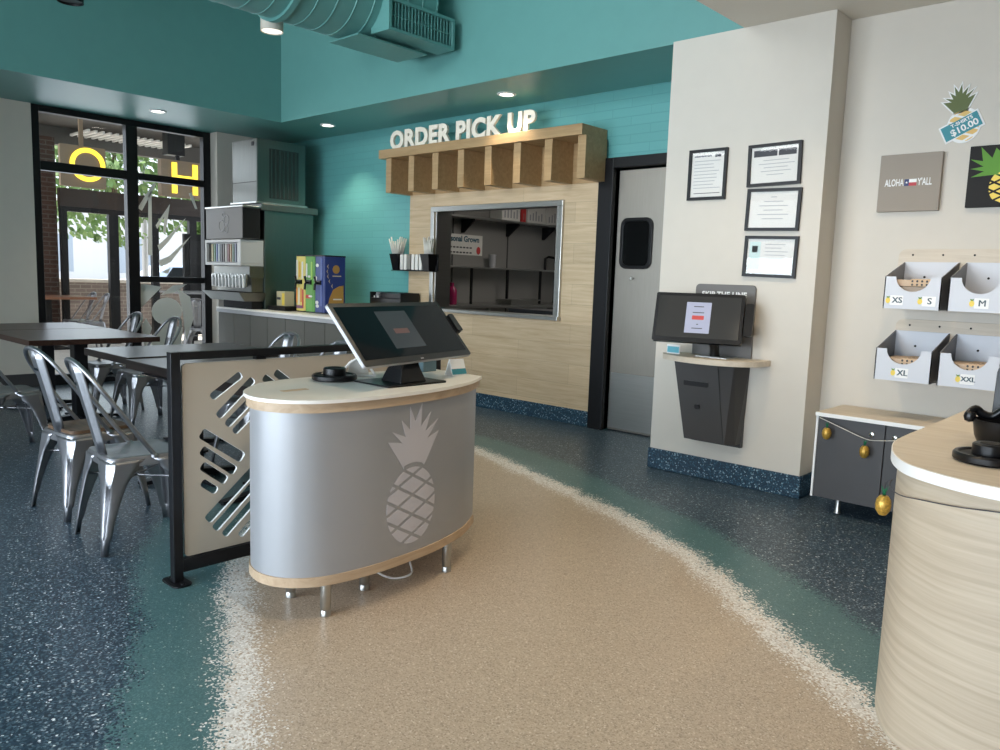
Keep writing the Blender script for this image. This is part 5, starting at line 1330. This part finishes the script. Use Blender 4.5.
t = thing('light_pole', 'pale light pole standing beyond the patio', 'pole', (-24.5, 10.4, 0))
b = MB(); b.tube([(-24.5, 10.45, -.019), (-24.5, 10.45, 7)], .09, 12); obj('shaft', b, M['silver'], t)
b = MB(); b.lathe([(.3, -.019), (.3, .5), (.12, .55)], (-24.5, 10.45, 0), 16); obj('footing', b, M['concrete'], t)
def tree(x, y, h, r, label, seed, cz):
    R_ = random.Random(seed)
    t = thing('street_tree', label, 'tree', (x, y, 0))
    b = MB(); b.tube([(x, y, -.019), (x + .1, y, h * .4), (x, y + .1, h * .8)], [.14, .10, .04], 8); obj('trunk', b, M['bark'], t)
    b = MB()
    for i in range(4200):
        a, e, q = R_.uniform(0, 2 * PI), R_.uniform(-1, 1), R_.random() ** .4
        p = Vector((x + r * q * math.cos(a) * math.sqrt(1 - e * e), y + r * q * math.sin(a) * math.sqrt(1 - e * e), cz + r * .9 * q * e))
        n1 = Vector((R_.uniform(-1, 1), R_.uniform(-1, 1), R_.uniform(-1, 1))).normalized(); n2 = n1.orthogonal().normalized(); n1 = n1.cross(n2); s = R_.uniform(.07, .15)
        b.add([p - n1 * s, p + n2 * s * .6, p + n1 * s, p - n2 * s * .6], [(0, 1, 2, 3)])
    obj('foliage', b, M['leaf'], t, weld=False)
tree(-20.5, 7.95, 5.5, 2.7, 'leafy street tree behind the hanging letter O', 3, 4.2)
tree(-21.5, 11.6, 4.6, 1.35, 'slim street tree between the letter H and the parked car', 5, 3.0)
t = thing('parked_car', 'pale blue car parked across the street', 'car', (-30, 14, 0))
prof = [(-2.2, .35), (-2.25, .8), (-1.5, .95), (-.8, 1.42), (.7, 1.45), (1.5, .98), (2.2, .9), (2.25, .4)]
b = MB(); b.prism(ccw(prof), lambda u, v, d: (-30 + d, 14.1 + u, v), -.85, .85); obj('body', b, mat('car_blue', srgb(176, 196, 222), .3), t, .06)
b = MB(); b.prism(ccw([(-.9, 1.0), (-.65, 1.36), (.6, 1.38), (1.2, 1.0)]), lambda u, v, d: (-30 + d, 14.1 + u, v), .851, .86); obj('side_window', b, M['screen'], t)
for y in (-1.4, 1.4):
    b = MB(); b.lathe([(0, -.12), (.33, -.12), (.35, -.08), (.35, .08), (.33, .12), (0, .12)], M=Matrix.Translation((-29.2, 14.1 + y, .33)) @ Matrix.Rotation(PI / 2, 4, 'Y'), n=24); obj('wheel', b, M['blackm'], t)
t = thing('street_building', 'long pale building across the street', 'building', (-42, 15, 0))
b = MB(); b.box(-46, -42, -5, 38, -.019, 4.2); obj('facade', b, mat('pale_facade', srgb(196, 200, 206), .7), t)
b = MB(); b.box(-46.2, -41.8, -5.2, 38.2, 4.2, 4.5); obj('parapet', b, M['concrete'], t)
for i in range(6):
    b = MB(); b.box(-42.02, -41.99, 4 + i * 4, 6.4 + i * 4, 1.0, 2.8); obj('window', b, mat('facade_glass', srgb(150, 164, 180), .2), t)

# ------------------------------------------------------------------ camera and light
f_px = 784.272; H = 1.36
yaw, pit, rol = [math.radians(a) for a in (-42.5221218, 6.99960985, 1.93701634)]
fwd = Vector((math.sin(yaw) * math.cos(pit), math.cos(yaw) * math.cos(pit), -math.sin(pit)))
rt = Vector((math.cos(yaw), -math.sin(yaw), 0)); up = rt.cross(fwd)
r2 = rt * math.cos(rol) + up * math.sin(rol); u2 = -rt * math.sin(rol) + up * math.cos(rol)
cam = bpy.data.cameras.new('camera'); cam.sensor_width = 36; cam.lens = f_px * 36 / 1000; cam.clip_start = .05; cam.clip_end = 200
co = bpy.data.objects.new('camera', cam); COL.objects.link(co)
mw = Matrix((r2, u2, -fwd)).transposed().to_4x4(); mw.translation = (0, 0, H); co.matrix_world = mw
SC.camera = co

wd = bpy.data.worlds.new('world'); SC.world = wd; wd.use_nodes = True
nt = wd.node_tree; bg = nt.nodes['Background']
sky = nt.nodes.new('ShaderNodeTexSky'); sky.sky_type = 'HOSEK_WILKIE'; sky.turbidity = 3.5; sky.ground_albedo = .4
sky.sun_direction = Vector((-.25, -.55, .8)).normalized()
mx = nt.nodes.new('ShaderNodeMix'); mx.data_type = 'RGBA'; mx.inputs[0].default_value = .7; mx.inputs[7].default_value = (.84, .92, 1, 1)
nt.links.new(sky.outputs[0], mx.inputs[6]); nt.links.new(mx.outputs[2], bg.inputs['Color']); bg.inputs['Strength'].default_value = 2.6
sun = bpy.data.lights.new('sun', 'SUN'); sun.energy = 7.0; sun.angle = math.radians(1); sun.color = (1, .95, .86)
so = bpy.data.objects.new('sun', sun); COL.objects.link(so); so.rotation_euler = Vector((-.25, -.25, .9)).to_track_quat('Z', 'Y').to_euler()
def area(name, loc, direction, sx, sy, power, col, spread=180):
    l = bpy.data.lights.new(name, 'AREA'); l.shape = 'RECTANGLE'; l.size = sx; l.size_y = sy; l.energy = power; l.color = col; l.spread = math.radians(spread)
    o = bpy.data.objects.new(name, l); COL.objects.link(o); o.location = loc; o.rotation_euler = Vector(direction).to_track_quat('-Z', 'Y').to_euler()
    return o
DAY = (.76, .88, 1)
for x, p_ in ((-5.55, 75), (-2.95, 72), (-.35, 58)):
    area('window_daylight', (x, -2.61, 1.1), (0, 1, -.12), 2.2, 1.5, p_, DAY, 125)
area('bulkhead_fill', (-5.35, -1.58, 3.8), (0, 1, -.05), 5.0, 1.1, 60, (.95, .98, 1), 75)  # unseen fill lamp added to brighten the pickup bulkhead; no opening behind it
area('storefront_daylight', (-9.75, 3.9, 1.5), (1, 0, 0), 1.8, 2.9, 26, DAY)
area('kitchen_tube', (-6.2, 8.6, 2.9), (0, 0, -1), 2.0, .4, 30, (1, .95, .88))
for x, y, p_ in ((-1.0, 3.9, 45), (.3, 4.2, 40), (-2.25, 3.7, 60), (-1.5, 1.5, 60)):
    tt = thing('ceiling_downlight', 'recessed downlight in the white ceiling above the frame', 'light', (x, y, CZ - .004), 'recessed lights in the white ceiling out of view')
    b = MB(); b.lathe([(.062, -.003), (.085, -.008), (.09, -.0005), (.062, -.0005)], (x, y, CZ), 24, caps=False); obj('trim_ring', b, M['white'], tt)
    b = MB(); b.lathe([(.0, -.002), (.062, -.002)], (x, y, CZ), 24, caps=False); obj('lens', b, M['lamp'], tt)
    spot('recessed_lamp', (x, y, CZ - .03), p_, 135, .9, (1, .80, .56))

SC.view_settings.view_transform = 'Standard'; SC.view_settings.look = 'None'; SC.view_settings.gamma = 1; SC.view_settings.exposure = .1; SC.view_settings.use_curve_mapping = False
SC.cycles.max_bounces = 10; SC.cycles.diffuse_bounces = 5; SC.cycles.transparent_max_bounces = 12; SC.cycles.use_denoising = True; SC.cycles.sample_clamp_indirect = 6
